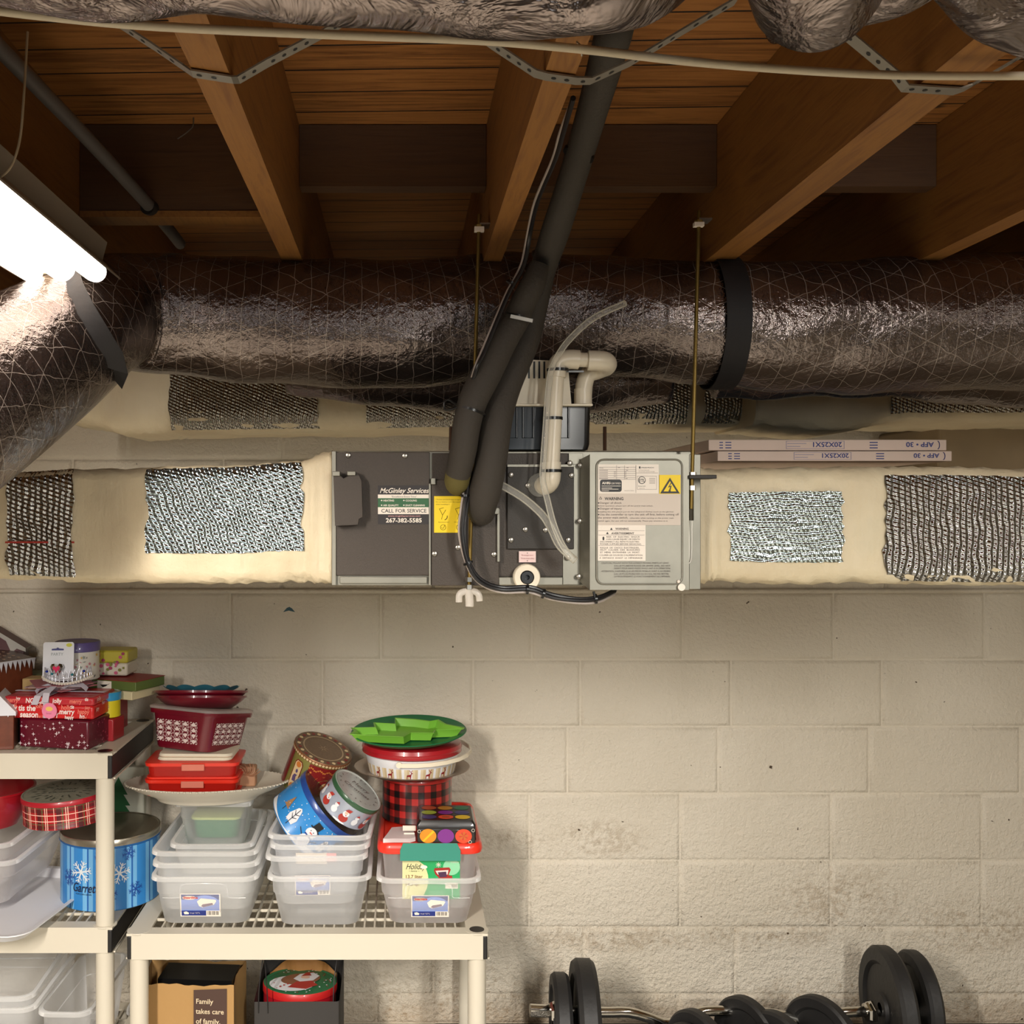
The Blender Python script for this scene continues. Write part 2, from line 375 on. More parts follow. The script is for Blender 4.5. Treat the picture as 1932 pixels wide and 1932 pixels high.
def textmesh(mb, s_, size, o, m, M=FR, align='LEFT', bold=0, shear=0, wide=1, mirror=1, mapf=None):
    cu = bpy.data.curves.new('t', 'FONT'); cu.body = s_; cu.size = size; cu.align_x = align; cu.offset = bold * size; cu.shear = shear
    cu.resolution_u = 2 if size < .012 else 4
    ob = bpy.data.objects.new('t', cu); COL.objects.link(ob)
    me = bpy.data.meshes.new_from_object(ob); b = len(mb.v); o = Vector(o)
    for v in me.vertices:
        c = Vector((v.co.x * wide * mirror, v.co.y * mirror, 0))
        mb.v.append(mapf(c.x, c.y) if mapf else o + M @ c)
    for p in me.polygons: mb.face([b + i for i in p.vertices], m, None, False)
    bpy.data.objects.remove(ob); bpy.data.curves.remove(cu); bpy.data.meshes.remove(me)
def rect(mb, x0, z0, x1, z1, o, m, M=FR, off=0):
    o = Vector(o); mb.poly([o + M @ Vector((x, z, off)) for x, z in ((x0, z0), (x1, z0), (x1, z1), (x0, z1))], m)
def disc(mb, x, z, r, o, m, M=FR, off=0, n=20, rz=None):
    o = Vector(o); mb.poly([o + M @ Vector((x + r * math.cos(2 * math.pi * k / n), z + (rz or r) * math.sin(2 * math.pi * k / n), off)) for k in range(n)], m)
def star(mb, x, z, r, o, m, M=FR, off=0, n=4, inner=.3, rot=0):
    o = Vector(o); mb.poly([o + M @ Vector((x + (r if k % 2 == 0 else r * inner) * math.cos(math.pi * k / n + rot), z + (r if k % 2 == 0 else r * inner) * math.sin(math.pi * k / n + rot), off)) for k in range(2 * n)], m)
def screw(o, r, parent, m=None):
    """pan-head screw on a front face; o is the point on the face"""
    b = MB(); o = Vector(o)
    b.lathe([(r, 0), (r, .0012), (r * .8, .003), (r * .3, .0038), (0.0002, .0038)], m or STL, 14, M=Matrix(((1, 0, 0), (0, 0, -1), (0, 1, 0))), c=o)
    return b.build('screw', parent)

# ================================================================= STRUCTURE
XL, XR, YB, YF = -2.6, 2.9, -2.8, 3.19
H1 = CZ + .48; H2 = CZ + .715
mb = MB(); mb.box2((XL - .1, YB - .1, -.1), (XR + .1, YF + .1, 0), K('concrete_floor', 'ACA698', .6, bump=.2, bscale=30, var=.1)); struct(mb.build('floor'))
mb = MB(); mb.box2((XL - .1, YB - .1, H2), (XR + .1, YF + .1, H2 + .03), MBD); struct(mb.build('ceiling'))
for nm, lo, hi in (('wall_left', (XL - .1, YB, 0), (XL, YF, H2)), ('wall_right', (XR, YB, 0), (XR + .1, YF, H2)), ('wall_front', (XL, YB - .1, 0), (XR, YB, H2))):
    mb = MB(); mb.box2(lo, hi, K('painted_block_plain', 'C8BEA8', .7, bump=.3, bscale=40)); struct(mb.build(nm))
# back wall: painted concrete blocks, joints where the photo has them
mb = MB(); yb = 3.184; yf = 3.178
mb.box2((XL, yb, 0), (XR, yb + .12, H2), MW)
zs = []; z = CZ - .4462
while z > -.1: z -= .203
rows = []
z0 = CZ - .4462; k = -6
for k in range(-6, 7):
    a, b = z0 + k * .203 - .203, z0 + k * .203
    if b <= 0 or a >= H2: continue
    a, b = max(a, 0.001), min(b, H2 - .001)
    ref = (1101 if k % 2 == 0 else 998) - 757
    x = ref * .001605 + random.uniform(-.012, .012)
    if k == -1: x = (1071 - 757) * .001605 - .4575 * 2
    if k == -2: x = (1284 - 757) * .001605
    js = []
    x0 = x - .4575 * 9
    while x0 < XR: js.append(x0); x0 += .4575 + random.uniform(-.004, .004) * 0
    if k == 0: js = [j for j in js if j > .5] + [(893 - 757) * .001605 - i * .4575 for i in range(6)]; js.sort()
    js = [XL] + [j for j in js if XL + .05 < j < XR - .05] + [XR]
    g = .0028
    for j0, j1 in zip(js[:-1], js[1:]):
        r1 = [(j0 + g, yb, a + g), (j1 - g, yb, a + g), (j1 - g, yb, b - g), (j0 + g, yb, b - g)]
        e = .0055; q = g + e
        r2 = [(j0 + q * .75, yf + .0021, a + q * .75), (j1 - q * .75, yf + .0021, a + q * .75), (j1 - q * .75, yf + .0021, b - q * .75), (j0 + q * .75, yf + .0021, b - q * .75)]
        r3 = [(j0 + q * 1.5, yf, a + q * 1.5), (j1 - q * 1.5, yf, a + q * 1.5), (j1 - q * 1.5, yf, b - q * 1.5), (j0 + q * 1.5, yf, b - q * 1.5)]
        mb.rings([r1, r2, r3], MW, cap0=False)
struct(mb.build('wall_back', sharp=0))
# low ledge of the wall just under the air handler
mb = MB(); mb.box2((XL, 3.168, P(0, 1119, 3.17).z), (XR, 3.19, P(0, 1111, 3.17).z), MW); struct(mb.build('trim_1', bevel=.005))

# joists, numbered left to right by their description
def joist(x0, x1, label, y1=3.17, y0=YB + .02, z0=H1):
    b = MB()
    b.box2((x0, y0, z0), (x1, y1, H2 - .001), MJO)
    o = b.build('ceiling_joist', sharp=30); tag(o, label, 'joist', 'ceiling joists'); return o
joist(-.63, -.592, 'dark ceiling joist above the fluorescent light, leftmost in view')
joist(-.227, -.188, 'brown ceiling joist left of centre, with bent metal strap and tan underside')
joist(.157, .191, 'ceiling joist in the middle, with the black insulated pipes running along its right side')
joist(.581, .633, 'thick ceiling joist right of centre, its chipped left side in view')
joist(.985, 1.025, 'ceiling joist at the right edge with orange side and only its far end in view')
joist(1.39, 1.43, 'ceiling joist just past the right edge of the view')
joist(-1.03, -.99, 'ceiling joist just past the left edge of the view')
joist(-1.45, -1.41, 'second ceiling joist past the left edge of the view')
joist(1.8, 1.84, 'second ceiling joist past the right edge of the view')
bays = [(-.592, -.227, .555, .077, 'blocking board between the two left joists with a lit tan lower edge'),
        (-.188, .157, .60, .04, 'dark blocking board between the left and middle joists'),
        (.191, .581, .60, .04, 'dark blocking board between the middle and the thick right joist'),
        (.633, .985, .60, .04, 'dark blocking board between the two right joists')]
b = MB(); b.box2((-.591, 1.928, CZ + .543), (-.228, 1.985, CZ + .5545), MJO); tag(b.build('lit_edge_strip'), 'tan strip added as the lit lower edge of the blocking between the two left joists', 'strip')  # extra strip in joist colour stands in for the board's lit underside
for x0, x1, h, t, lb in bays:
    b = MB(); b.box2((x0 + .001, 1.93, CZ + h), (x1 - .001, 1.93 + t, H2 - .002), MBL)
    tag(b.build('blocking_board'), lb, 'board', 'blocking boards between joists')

# ================================================================= DUCTS
def duct(name, pts, r, m, label, cat='duct', ell=None, n=48, wrinkle=.006, uv=True, group=None, smooth=8, seed=1, rr=None):
    b = MB(); b.tube(pts, r, m, n, smooth=smooth, uv=uv, ell=ell, rr=rr)
    rnd = random.Random(seed)
    ph = [(rnd.uniform(0, 6.3), rnd.uniform(9, 42), rnd.uniform(-22, 22)) for _ in range(9)]
    for i, v in enumerate(b.v):
        ring = i // n; a = 2 * math.pi * (i % n) / n
        k = sum(math.sin(p + v.x * fx + a * round(fy / 5) + v.y * 7) for p, fx, fy in ph) / 9
        c = sum((b.v[ring * n + q] for q in (0, n // 4, n // 2, 3 * n // 4)), Vector()) / 4 if i % n == 0 else c
        if i % n == 0: cc = c.copy()
        b.v[i] = v + (v - cc).normalized() * k * wrinkle
    o = b.build(name, sharp=0); return tag(o, label, cat, group)
mainpts = [P(2250, 618, 2.07), P(1932, 606, 2.07), P(1600, 618, 2.07), P(1370, 612, 2.06), P(1180, 600, 2.07), P(1000, 590, 2.09), P(760, 612, 2.07), P(480, 605, 2.05), P(300, 592, 2.02), P(215, 590, 1.96), P(160, 612, 1.87), P(80, 668, 1.74), P(-40, 745, 1.60), P(-200, 850, 1.46), P(-420, 980, 1.34)]
duct('insulated_duct', mainpts, .128, MSC, 'long brownish foil-jacketed flex duct under the joists, bending toward the camera at the left', rr=[.135, .135, .13, .12, .115, .118, .125, .122, .115, .104, .112, .122, .127, .13, .13], wrinkle=.009, n=56)
# lower flap of the jacket drooping on the right
duct('insulated_duct', [P(1340, 715, 2.22), P(1420, 698, 2.22), P(1650, 690, 2.22), P(1932, 706, 2.2), P(2200, 710, 2.2)], .09, MSC, 'second foil-jacketed duct sagging below and behind the long one, right of the brass rod', wrinkle=.01, seed=5, rr=[.04, .066, .066, .070, .07])
duct('insulated_duct', [P(540, 712, 2.25), P(700, 712, 2.25), P(900, 715, 2.25), P(1100, 712, 2.25), P(1260, 705, 2.25)], .085, MSC, 'dark foil-jacketed duct behind the condensate pump, below the long duct', wrinkle=.008, seed=8, rr=[.03, .06, .075, .08, .06])
# hanging straps wrapped around the duct
def strap(label, cx, cy, d, r, lean, width, top):
    b = MB(); n = 28; a0, a1 = R(62), R(-118); rg = []
    c = P(cx, cy, d)
    for k in range(n + 1):
        a = a0 + (a1 - a0) * k / n
        y = -math.cos(a) * r; z_ = math.sin(a) * r
        off = Vector((lean * (-z_), y, z_))
        rg.append(c + off)
    rg = [Vector((c.x + lean * (-(top - c.z)), c.y - r * .45, top))] + rg
    nn = [((p - c) - Vector(((p - c).x, 0, 0))).normalized() for p in rg]
    R0 = [[p + Vector((-width / 2, 0, 0)), p + Vector((width / 2, 0, 0)), p + Vector((width / 2, 0, 0)) + q * .002, p + Vector((-width / 2, 0, 0)) + q * .002] for p, q in zip(rg, nn)]
    b.rings(R0, WEB); o = b.build('duct_strap', sharp=30); return tag(o, label, 'strap', 'black duct hanging straps')
from mathutils.bvhtree import BVHTree
dm = bpy.data.objects['insulated_duct'].data; bvh = BVHTree.FromPolygons([v.co for v in dm.vertices], [tuple(p.vertices) for p in dm.polygons])
def onduct(px, py, dflt, off=.006):
    o = Vector((0, 0, CZ)); dr = (P(px, py, 1) - o).normalized(); h = bvh.ray_cast(o, dr); return (h[0] - dr * off) if h[0] else P(px, py, dflt)
b = MB(); rg = []; pw = [onduct(x, y, 1.8) for x, y in ((112, 480), (118, 510), (130, 550), (150, 590), (168, 620), (185, 648), (203, 675), (214, 694))]
pw = [P(106, 440, pw[0].y + .02)] + pw + [P(222, 706, pw[-1].y + .06)]
for i, p in enumerate(pw):
    tt = pw[min(i + 1, len(pw) - 1)] - pw[max(i - 1, 0)]; tt.y = 0; tt.normalize(); q = Vector((tt.z, 0, -tt.x)) * .026
    if q.x < 0: q = -q
    rg.append([p - q, p + q, p + q + Vector((0, .002, 0)), p - q + Vector((0, .002, 0))])
b.rings(rg, WEB); tag(b.build('duct_strap', sharp=30), 'black webbing strap slung round the duct at its left bend, just below the fluorescent tubes', 'strap', 'black duct hanging straps')
strap('black webbing strap round the duct hanging from the thick joist, right of the brass rod', 1356, 610, 2.06, .128, .02, .047, H1 - .002)

# rear supply duct behind: mastic body with bare foil sections
def foilpatch(name, parent, fn, u0, u1, v0, v1, m, nu=40, nv=14, jag=.004, off=.003, seed=3):
    """a bare foil area on a duct face; fn(u,v)->(point, normal)"""
    rnd = random.Random(seed); b = MB(); rg = []
    jl = [rnd.uniform(-jag, jag) for _ in range(nv + 1)]; jr = [rnd.uniform(-jag, jag) for _ in range(nv + 1)]
    jb = [rnd.uniform(-jag, jag) for _ in range(nu + 1)]; jt = [rnd.uniform(-jag, jag) for _ in range(nu + 1)]
    for i in range(nu + 1):
        row = []
        for j in range(nv + 1):
            tu, tv = i / nu, j / nv
            u = (u0 + jl[j]) * (1 - tu) + (u1 + jr[j]) * tu; v = (v0 + jb[i]) * (1 - tv) + (v1 + jt[i]) * tv
            p, q = fn(u, v); row.append(p + q * off)
        rg.append(row)
    b.rings(rg, m, close=False, cap0=False, cap1=False); return b.build(name, parent, sharp=0)
def plenum(label, secs, rr=.03, seed=1, name='supply_plenum', wob=.003, nseg=10):
    """secs: (x, yfront, yback, zbottom, ztop)"""
    t = thing(name, label, 'duct', (secs[0][0], secs[0][1], secs[0][3]))
    rnd = random.Random(seed); b = MB(); rg = []
    S = []
    for i in range(len(secs) - 1):
        for k in range(nseg):
            f = k / nseg; f = f * f * (3 - 2 * f); S.append(tuple(a * (1 - f) + c * f if q else a * (1 - k / nseg) + c * k / nseg for q, (a, c) in enumerate(zip(secs[i], secs[i + 1]))))
    S.append(secs[-1])
    for x, yf_, yb_, zb, zt in S:
        pts = rrect(yb_ - yf_, zt - zb, rr, 0, 4)
        dx = [rnd.uniform(-wob, wob) for _ in pts]
        rg.append([Vector((x, (yf_ + yb_) / 2 + p.x + e, (zb + zt) / 2 + p.y + e)) for p, e in zip(pts, dx)])
    b.rings(rg, MMA); b.build('duct_body', t, sharp=0)
    def fn(u, v):
        k = min(range(len(S) - 1), key=lambda i: 0 if S[i][0] <= u <= S[i + 1][0] else min(abs(S[i][0] - u), abs(S[i + 1][0] - u)) + 1)
        a, c = S[k], S[k + 1]; f = (u - a[0]) / (c[0] - a[0] + 1e-9); q = [x_ * (1 - f) + y_ * f for x_, y_ in zip(a, c)]
        h = q[4] - q[3]; z = q[3] + v * h
        e = .0
        if z > q[4] - rr: e = rr - math.sqrt(max(rr * rr - (z - q[4] + rr) ** 2, 0))
        if z < q[3] + rr: e = rr - math.sqrt(max(rr * rr - (q[3] + rr - z) ** 2, 0))
        return Vector((u, q[1] + e, z)), Vector((0, -1, 0))
    return t, fn
D = 1.885
def X(px, d=D): return (px - 757) * d / F
def Z(py, d=D): return CZ + (967 - py) * d / F
tl, fl = plenum('cream sealed supply duct with silver foil patches, left of the air handler',
    [(X(-330), D + .01, D + .40, Z(1092), Z(898)), (X(10), D + .01, D + .40, Z(1095), Z(890)), (X(150), D + .005, D + .38, Z(1099), Z(884)), (X(420), D, D + .38, Z(1102), Z(878)), (X(560), D - .0, D + .36, Z(1099), Z(869)), (X(626), D - .004, D + .40, Z(1101), Z(851))], rr=.022)
foilpatch('foil_patch', tl, fl, X(10), X(137), .045, 1.0, MF1, seed=2)
fp = foilpatch('foil_patch', tl, fl, X(277), X(570), .26, .985, MF2, nu=60, seed=4, jag=.005)
b = MB(); rect(b, X(8), Z(1025), X(139), Z(1021.5), (0, D + .004, 0), K('red_line', 'A83024'), Matrix(((1, 0, 0), (0, 0, -1), (0, 1, 0)))); b.build('red_printed_line', tl)
foilpatch('foil_patch', tl, fl, X(-320), X(-40), .03, 1.0, MF1, seed=9)
tr, fr_ = plenum('cream return duct with two silver foil patches, right of the air handler',
    [(X(1316), D + .02, D + .40, Z(1106), Z(874)), (X(1360), D + .015, D + .40, Z(1100), Z(884)), (X(1520), D + .01, D + .42, Z(1104), Z(880)), (X(1660), D + .01, D + .42, Z(1103), Z(880)), (X(1800), D + .01, D + .42, Z(1106), Z(880)), (X(1960), D + .01, D + .42, Z(1106), Z(884)), (X(2300), D + .02, D + .42, Z(1108), Z(888))], rr=.03, seed=7)
foilpatch('foil_patch', tr, fr_, X(1380), X(1594), .19, .79, MF3, nu=50, seed=5)
foilpatch('foil_patch', tr, fr_, X(1674), X(2200), .03, .93, MF1, nu=60, seed=6, jag=.006)
d2 = 2.62
def X2(p): return X(p, d2)
def Z2(p): return Z(p, d2)
tb, fb = plenum('cream and foil duct running behind, just under the long flex duct at left',
    [(X2(105), d2 + .03, d2 + .3, Z2(792), Z2(600)), (X2(150), d2, d2 + .3, Z2(800), Z2(600)), (X2(240), d2, d2 + .3, Z2(819), Z2(600)), (X2(330), d2, d2 + .3, Z2(814), Z2(600)), (X2(600), d2, d2 + .3, Z2(811), Z2(600)), (X2(852), d2, d2 + .3, Z2(809), Z2(600)), (X2(1000), d2, d2 + .3, Z2(803), Z2(600)), (X2(1180), d2, d2 + .3, Z2(803), Z2(610)), (X2(1470), d2, d2 + .3, Z2(800), Z2(620))], rr=.05, seed=11)
foilpatch('foil_patch', tb, fb, X2(320), X2(600), .02, .8, MF4, seed=12)
foilpatch('foil_patch', tb, fb, X2(690), X2(1300), .02, .8, MF4, seed=13)
foilpatch('foil_patch', tb, fb, X2(1330), X2(1420), .02, .8, MF4, seed=14)
tc, fc = plenum('tapered cream and foil duct running behind above the stacked filters',
    [(X2(1400), d2 - .1, d2 + .25, Z2(806), Z2(640)), (X2(1560), d2 - .1, d2 + .25, Z2(818), Z2(640)), (X2(1670), d2 - .12, d2 + .25, Z2(800), Z2(640)), (X2(1900), d2 - .15, d2 + .25, Z2(802), Z2(640)), (X2(2150), d2 - .15, d2 + .25, Z2(800), Z2(640))], rr=.03, seed=15)
foilpatch('foil_patch', tc, fc, X2(1640), X2(1885), .08, .9, MF4, seed=16)
# big brownish duct board behind the filters on the right
b = MB(); b.box2((X(1770, 2.75), 2.75, Z(1000, 2.75)), (X(2300, 2.75), 3.1, Z(800, 2.75)), K('tan_board', '8C7A60', .7, var=.08)); tag(b.build('duct_board_box', bevel=.01), 'tan boxed duct section behind the filters at the right edge', 'duct')

# ducts near the camera along the top
MTOP = MSC
def topduct(pts, r, label, rr=None, seed=2):
    return duct('silver_duct', pts, r, m_top, label, wrinkle=.012, seed=seed, rr=rr)
m_top, nt_, b_ = newmat('crumpled_silver'); v_ = coord(nt_)
b_.inputs['Metallic'].default_value = .92; b_.inputs['Roughness'].default_value = .26; b_.inputs['Base Color'].default_value = srgb('8A7E7A')
nn_ = nt_.nodes.new('ShaderNodeTexVoronoi'); nn_.feature = 'SMOOTH_F1'; nn_.inputs['Scale'].default_value = 16; nt_.links.new(v_, nn_.inputs['Vector'])
nt_.links.new(bumpn(nt_, math_(nt_, 'ADD', nn_.outputs['Distance'], noise(nt_, v_, 14, 4, .6, 1.0)), 1.0, .016), b_.inputs['Normal'])
topduct([P(-300, -150, .90), P(100, -86, .90), P(400, -72, .9), P(650, -76, .9), P(900, -58, .9), P(1080, -52, .9), P(1190, -62, .9), P(1262, -105, .93), P(1330, -190, .99)], .052, 'silver insulated duct crossing the top edge of the view, left and centre', rr=[.05, .045, .045, .052, .052, .052, .052, .046, .04])
topduct([P(1545, -330, .80), P(1545, -120, .86), P(1548, 0, .92), P(1560, 62, .95)], .062, 'crumpled silver duct end bulging down at the top, upper right', rr=[.06, .062, .056, .018], seed=4)
topduct([P(1480, -30, .93), P(1640, -38, .93), P(1720, -60, .9), P(1800, -130, .86)], .035, 'silver duct branch leading right from the bulging duct end', rr=[.05, .035, .03, .03], seed=6)
topduct([P(1700, -210, .8), P(1850, -60, .88), P(1960, 5, .92), P(2150, 25, .95)], .045, 'silver duct in the top right corner of the view', rr=[.04, .04, .045, .05], seed=7)

# perforated hanger straps bent under the joists
def pstrap(label, pts, wdt=.019):
    t = thing('perforated_strap', label, 'strap', pts[len(pts) // 2], group='perforated hanger straps')
    b = MB(); rg = []
    pts = [Vector(p) for p in pts]
    for i, p in enumerate(pts):
        tt = (pts[min(i + 1, len(pts) - 1)] - pts[max(i - 1, 0)]).normalized(); yv = Vector((0, 1, 0)); nv = tt.cross(yv).normalized()
        rg.append([p - yv * wdt / 2 - nv * .001, p + yv * wdt / 2 - nv * .001, p + yv * wdt / 2 + nv * .001, p - yv * wdt / 2 + nv * .001])
    b.rings(rg, K('strap_steel', '9C968C', .45, .7)); b.build('strap_band', t, sharp=30)
    b = MB()
    for i in range(len(pts) - 1):
        a, c = pts[i], pts[i + 1]; L = (c - a).length; tt = (c - a).normalized(); nv = tt.cross(Vector((0, 1, 0))).normalized()
        if nv.z > 0: nv = -nv
        for k in range(int(L / .016)):
            o = a + tt * (.008 + k * .016) + nv * .0014
            b.poly([o + tt * .0032 * math.cos(q * math.pi / 4) + Vector((0, 1, 0)) * .0032 * math.sin(q * math.pi / 4) for q in range(8)], INK)
    b.build('strap_hole', t)['kind'] = 'stuff'
    return t
def sp(px, py, h): return P(px, py, h * F / (967 - py))
hj = .477
pstrap('bent metal strap under the brown joist left of centre', [sp(215, 40, .50), sp(290, 88, .495), sp(348, 128, .484), sp(362, 138, hj), sp(438, 150, hj), sp(450, 150, .482), sp(505, 118, .49), sp(600, 68, .50), sp(680, 22, .51)])
pstrap('bent metal strap under the middle joist, next to the black insulated pipes', [sp(855, 30, .51), sp(930, 85, .495), sp(1010, 138, .482), sp(1032, 144, hj), sp(1088, 152, hj), sp(1115, 152, .480), sp(1190, 118, .49), sp(1300, 52, .50), sp(1390, 0, .51)])
pstrap('bent metal strap under the thick joist at the upper right', [sp(1555, 30, .535), sp(1630, 92, .508), sp(1690, 142, .487), sp(1708, 166, hj), sp(1806, 172, hj), sp(1826, 165, .482), sp(1900, 122, .49), sp(1990, 70, .50)])
# cables
b = MB(); b.tube([sp(-250, -20, .462), sp(-60, 12, .462), sp(100, 32, .46), sp(300, 50, .46), sp(640, 66, .46), sp(900, 76, .46), sp(1090, 92, .46), sp(1300, 116, .46), sp(1500, 132, .46), sp(1700, 142, .46), sp(1932, 143, .46), sp(2150, 141, .46)], .0043, K('cable_sheath', 'C9BCA4', .5), 12)
tag(b.build('electrical_cable'), 'long off-white cable strung below the joists across the top of the view', 'cable')
b = MB(); c = sp(1092, 92, .462)
b.tube([c + Vector((-.002, 0, .007)), c + Vector((.001, -.006, 0)), c + Vector((.003, 0, -.007)), c + Vector((.004, .005, 0)), c + Vector((-.002, 0, .007))], .0008, STL, 6, smooth=3); b.build('wire_tie', [o for o in bpy.data.objects if o.name == 'electrical_cable'][0])
b = MB(); b.tube([Vector((-.56, 1.9, H1 + .1)), P(52, 60, 1.25), P(45, 180, 1.25), P(38, 260, 1.25), P(22, 312, 1.25), P(0, 335, 1.25)] [1:] , .0016, K('string_cord', 'A08C70', .8), 8)
tag(b.build('pull_cord'), 'thin pull cord hanging beside the fluorescent light at the left edge', 'cord')
b = MB(); b.tube([P(-60, 20, 1.30), P(0, 92, 1.386), P(140, 235, 1.62), P(285, 392, 1.93), P(340, 460, 2.15)], .0115, K('conduit_grey', '6A6460', .55, .3), 16, smooth=2)
tc_ = tag(b.build('conduit_pipe'), 'thin grey conduit running back under the floor at the upper left', 'pipe')
b = MB(); c = P(285, 393, 1.93); b.tube([c + Vector((-.004, -.012, 0)), c + Vector((.004, .014, 0))], .0145, K('clamp_dark', '3A3430', .6, .5), 16, smooth=0); b.build('pipe_clamp', tc_)
b = MB(); b.tube([P(363, 150, 1.90), P(365, 228, 1.9), P(358, 245, 1.9), P(335, 262, 1.9)], .0012, K('bare_wire', '7A7268', .5, .5), 8)
tag(b.build('stray_wire'), 'short stray wire dangling in the bay left of the brown joist', 'wire')

# ================================================================= FLUORESCENT LIGHT
t = thing('fluorescent_light', 'hanging fluorescent shop light with glowing tubes at the left edge', 'light', P(150, 480, 1.72))
HOUS = K('lamp_housing', '9A8E80', .5, .2); LREF = K('lamp_reflector', 'C8BEB0', .4)
ya, yb_ = .42, 1.76; xl = (135 - 757) * 1.76 / F; zc = CZ + .405
def lampsec(y):
    f = [(-.060, .048), (-.050, .056), (.050, .056), (.060, .048), (.052, .018), (.082, -.012), (.0815, -.015), (.050, .013), (-.050, .013), (-.0815, -.015), (-.082, -.012), (-.052, .018)]
    return [Vector((xl + x, y, zc + z)) for x, z in f]
b = MB(); b.rings([lampsec(ya), lampsec(yb_)], HOUS); b.build('lamp_housing', t, sharp=20)
TUBE = K('tube_glow', 'FFF2E4', .4, emit=5.5)
for i, x in enumerate((-.052, 0, .052)):
    b = MB(); o = Vector((xl + x, 0, zc - .010)); r = .0185
    b.lathe([(.0002, ya + .02), (r, ya + .035), (r, yb_ - .05), (r * .92, yb_ - .037), (r * .5, yb_ - .028), (.0002, yb_ - .026)], TUBE, 24, M=Matrix(((1, 0, 0), (0, 0, 1), (0, -1, 0))), c=o)
    b.build('fluorescent_tube', t)
b = MB(); b.box2((xl - .05, yb_ - .034, zc - .012), (xl + .05, yb_ - .004, zc + .016), K('lamp_socket', 'B0A690', .5)); b.build('end_socket', t, bevel=.003)
for s_ in (-1, 1):
    b = MB(); b.tube([Vector((xl + .03 * s_, 1.2, zc + .056)), Vector((xl + .03 * s_, 1.2, H1 + .1)), Vector((xl + (.03 if s_ > 0 else -.0) * s_, 1.2, H1 + .234))], .0012, STL, 6, smooth=0); b.build('hanging_chain', t)

# ================================================================= AIR HANDLER
uh = thing('air_handler', 'slim ducted air handler with grey service panels, stickers and a steel control box, hung mid-wall', 'air handler', (X(975), 2.1, Z(1105)))
x0, x1, zb, zt = X(628), X(1312), Z(1105), Z(851)
b = MB(); b.box2((x0, D, zb), (x1, D + .45, zt), GAL); b.build('cabinet', uh, bevel=.002)
def panel(nm, a, c, y, th, m, bev=.0012, par=None):
    b = MB(); lo = P(a[0], a[1], y); hi = P(c[0], c[1], y)
    b.box2((lo.x, y, hi.z), (hi.x, y + th, lo.z), m); return b.build(nm, par or uh, bevel=bev)
panel('service_panel', (634, 853), (811, 1086), D - .006, .008, GRY)
panel('access_panel', (814, 905), (942, 1105), D - .012, .014, GRY)
panel('service_panel', (815, 855), (1090, 1088), D - .004, .006, GRY)
panel('bottom_rail', (641, 1088), (806, 1101), D - .006, .007, GAL)
panel('bottom_rail', (930, 1089), (1062, 1104), D - .010, .011, GAL)
panel('drain_plate', (957, 876), (1083, 1036), D - .012, .009, K('plate_dark', '35312D', .55, .25, bump=.12, bscale=500))
panel('plate_flange', (957, 876), (1083, 881), D - .013, .012, GAL, .0005)
panel('top_flange', (1073, 855), (1100, 876), D - .008, .009, GAL, .0005)
panel('side_flange', (1062, 876), (1094, 1103), D - .007, .004, GAL, .0005)
panel('edge_strip', (626, 851), (634, 1104), D - .008, .010, GAL, .0006)
panel('edge_strip', (938, 960), (943, 1060), D - .02, .012, GAL, .0006)
panel('edge_strip', (809, 912), (813, 1104), D - .010, .008, GAL, .0006)
panel('latch_tab', (813, 902), (822, 914), D - .018, .012, GAL, .0008)
panel('latch_tab', (933, 958), (942, 970), D - .026, .012, GAL, .0008)
panel('end_flange', (1300, 857), (1322, 1112), D - .012, .03, GAL, .001)
# lifted tab with corner notch and its lip
b = MB(); q = [P(a, c, 1.85) for a, c in ((629, 897), (642, 897), (648, 903), (664, 895), (677, 897), (682, 908), (684, 975), (677, 979), (675, 990), (632, 992))]
b.rings([q, [v + Vector((0, .022, 0)) for v in q]], GRY); b.build('knockout_cover', uh, sharp=20)
b = MB(); b.box2(P(627, 898, 1.845), P(643, 890, 1.87), GAL); b.box2(P(655, 897, 1.845), P(672, 890, 1.87), GAL); b.build('cover_lip', uh, bevel=.001)
for px, py in ((657, 859), (764, 860), (820, 1045), (864, 1033), (932, 1046), (964, 896), (1078, 897), (964, 1019), (991, 999), (1029, 1000), (996, 916), (1072, 1019), (1071, 1052), (1075, 874)):
    screw(P(px, py, D - .012 if px > 810 else D - .006), .0052, uh)
# control box
b = MB(); y0, y1 = 1.825, 1.885
sec = [(1093, 1.876, 860, 1108), (1096, 1.872, 860, 1108), (1113, 1.826, 857, 1112), (1300, 1.824, 858, 1113)]
fr1 = []; xs = [P(px, 0, y).x for px, y, _, _ in sec]; ys = [s_[1] for s_ in sec]
zt_, zb2 = P(0, 857, 1.825).z, P(0, 1113, 1.825).z
top = [Vector((xs[i], ys[i], zt_ - (.006 if i < 2 else 0))) for i in range(4)] + [Vector((xs[3], 1.885, zt_)), Vector((xs[0], 1.885, zt_ - .006))]
bot = [Vector((v.x, v.y, zb2 + (.010 if i in (0, 1, 5) else 0))) for i, v in enumerate(top)]
b.rings([bot, top], GAL); cb = b.build('control_box', uh, sharp=15)
yo = 1.8235
def ob(px, py, y=yo): return P(px, py, y)
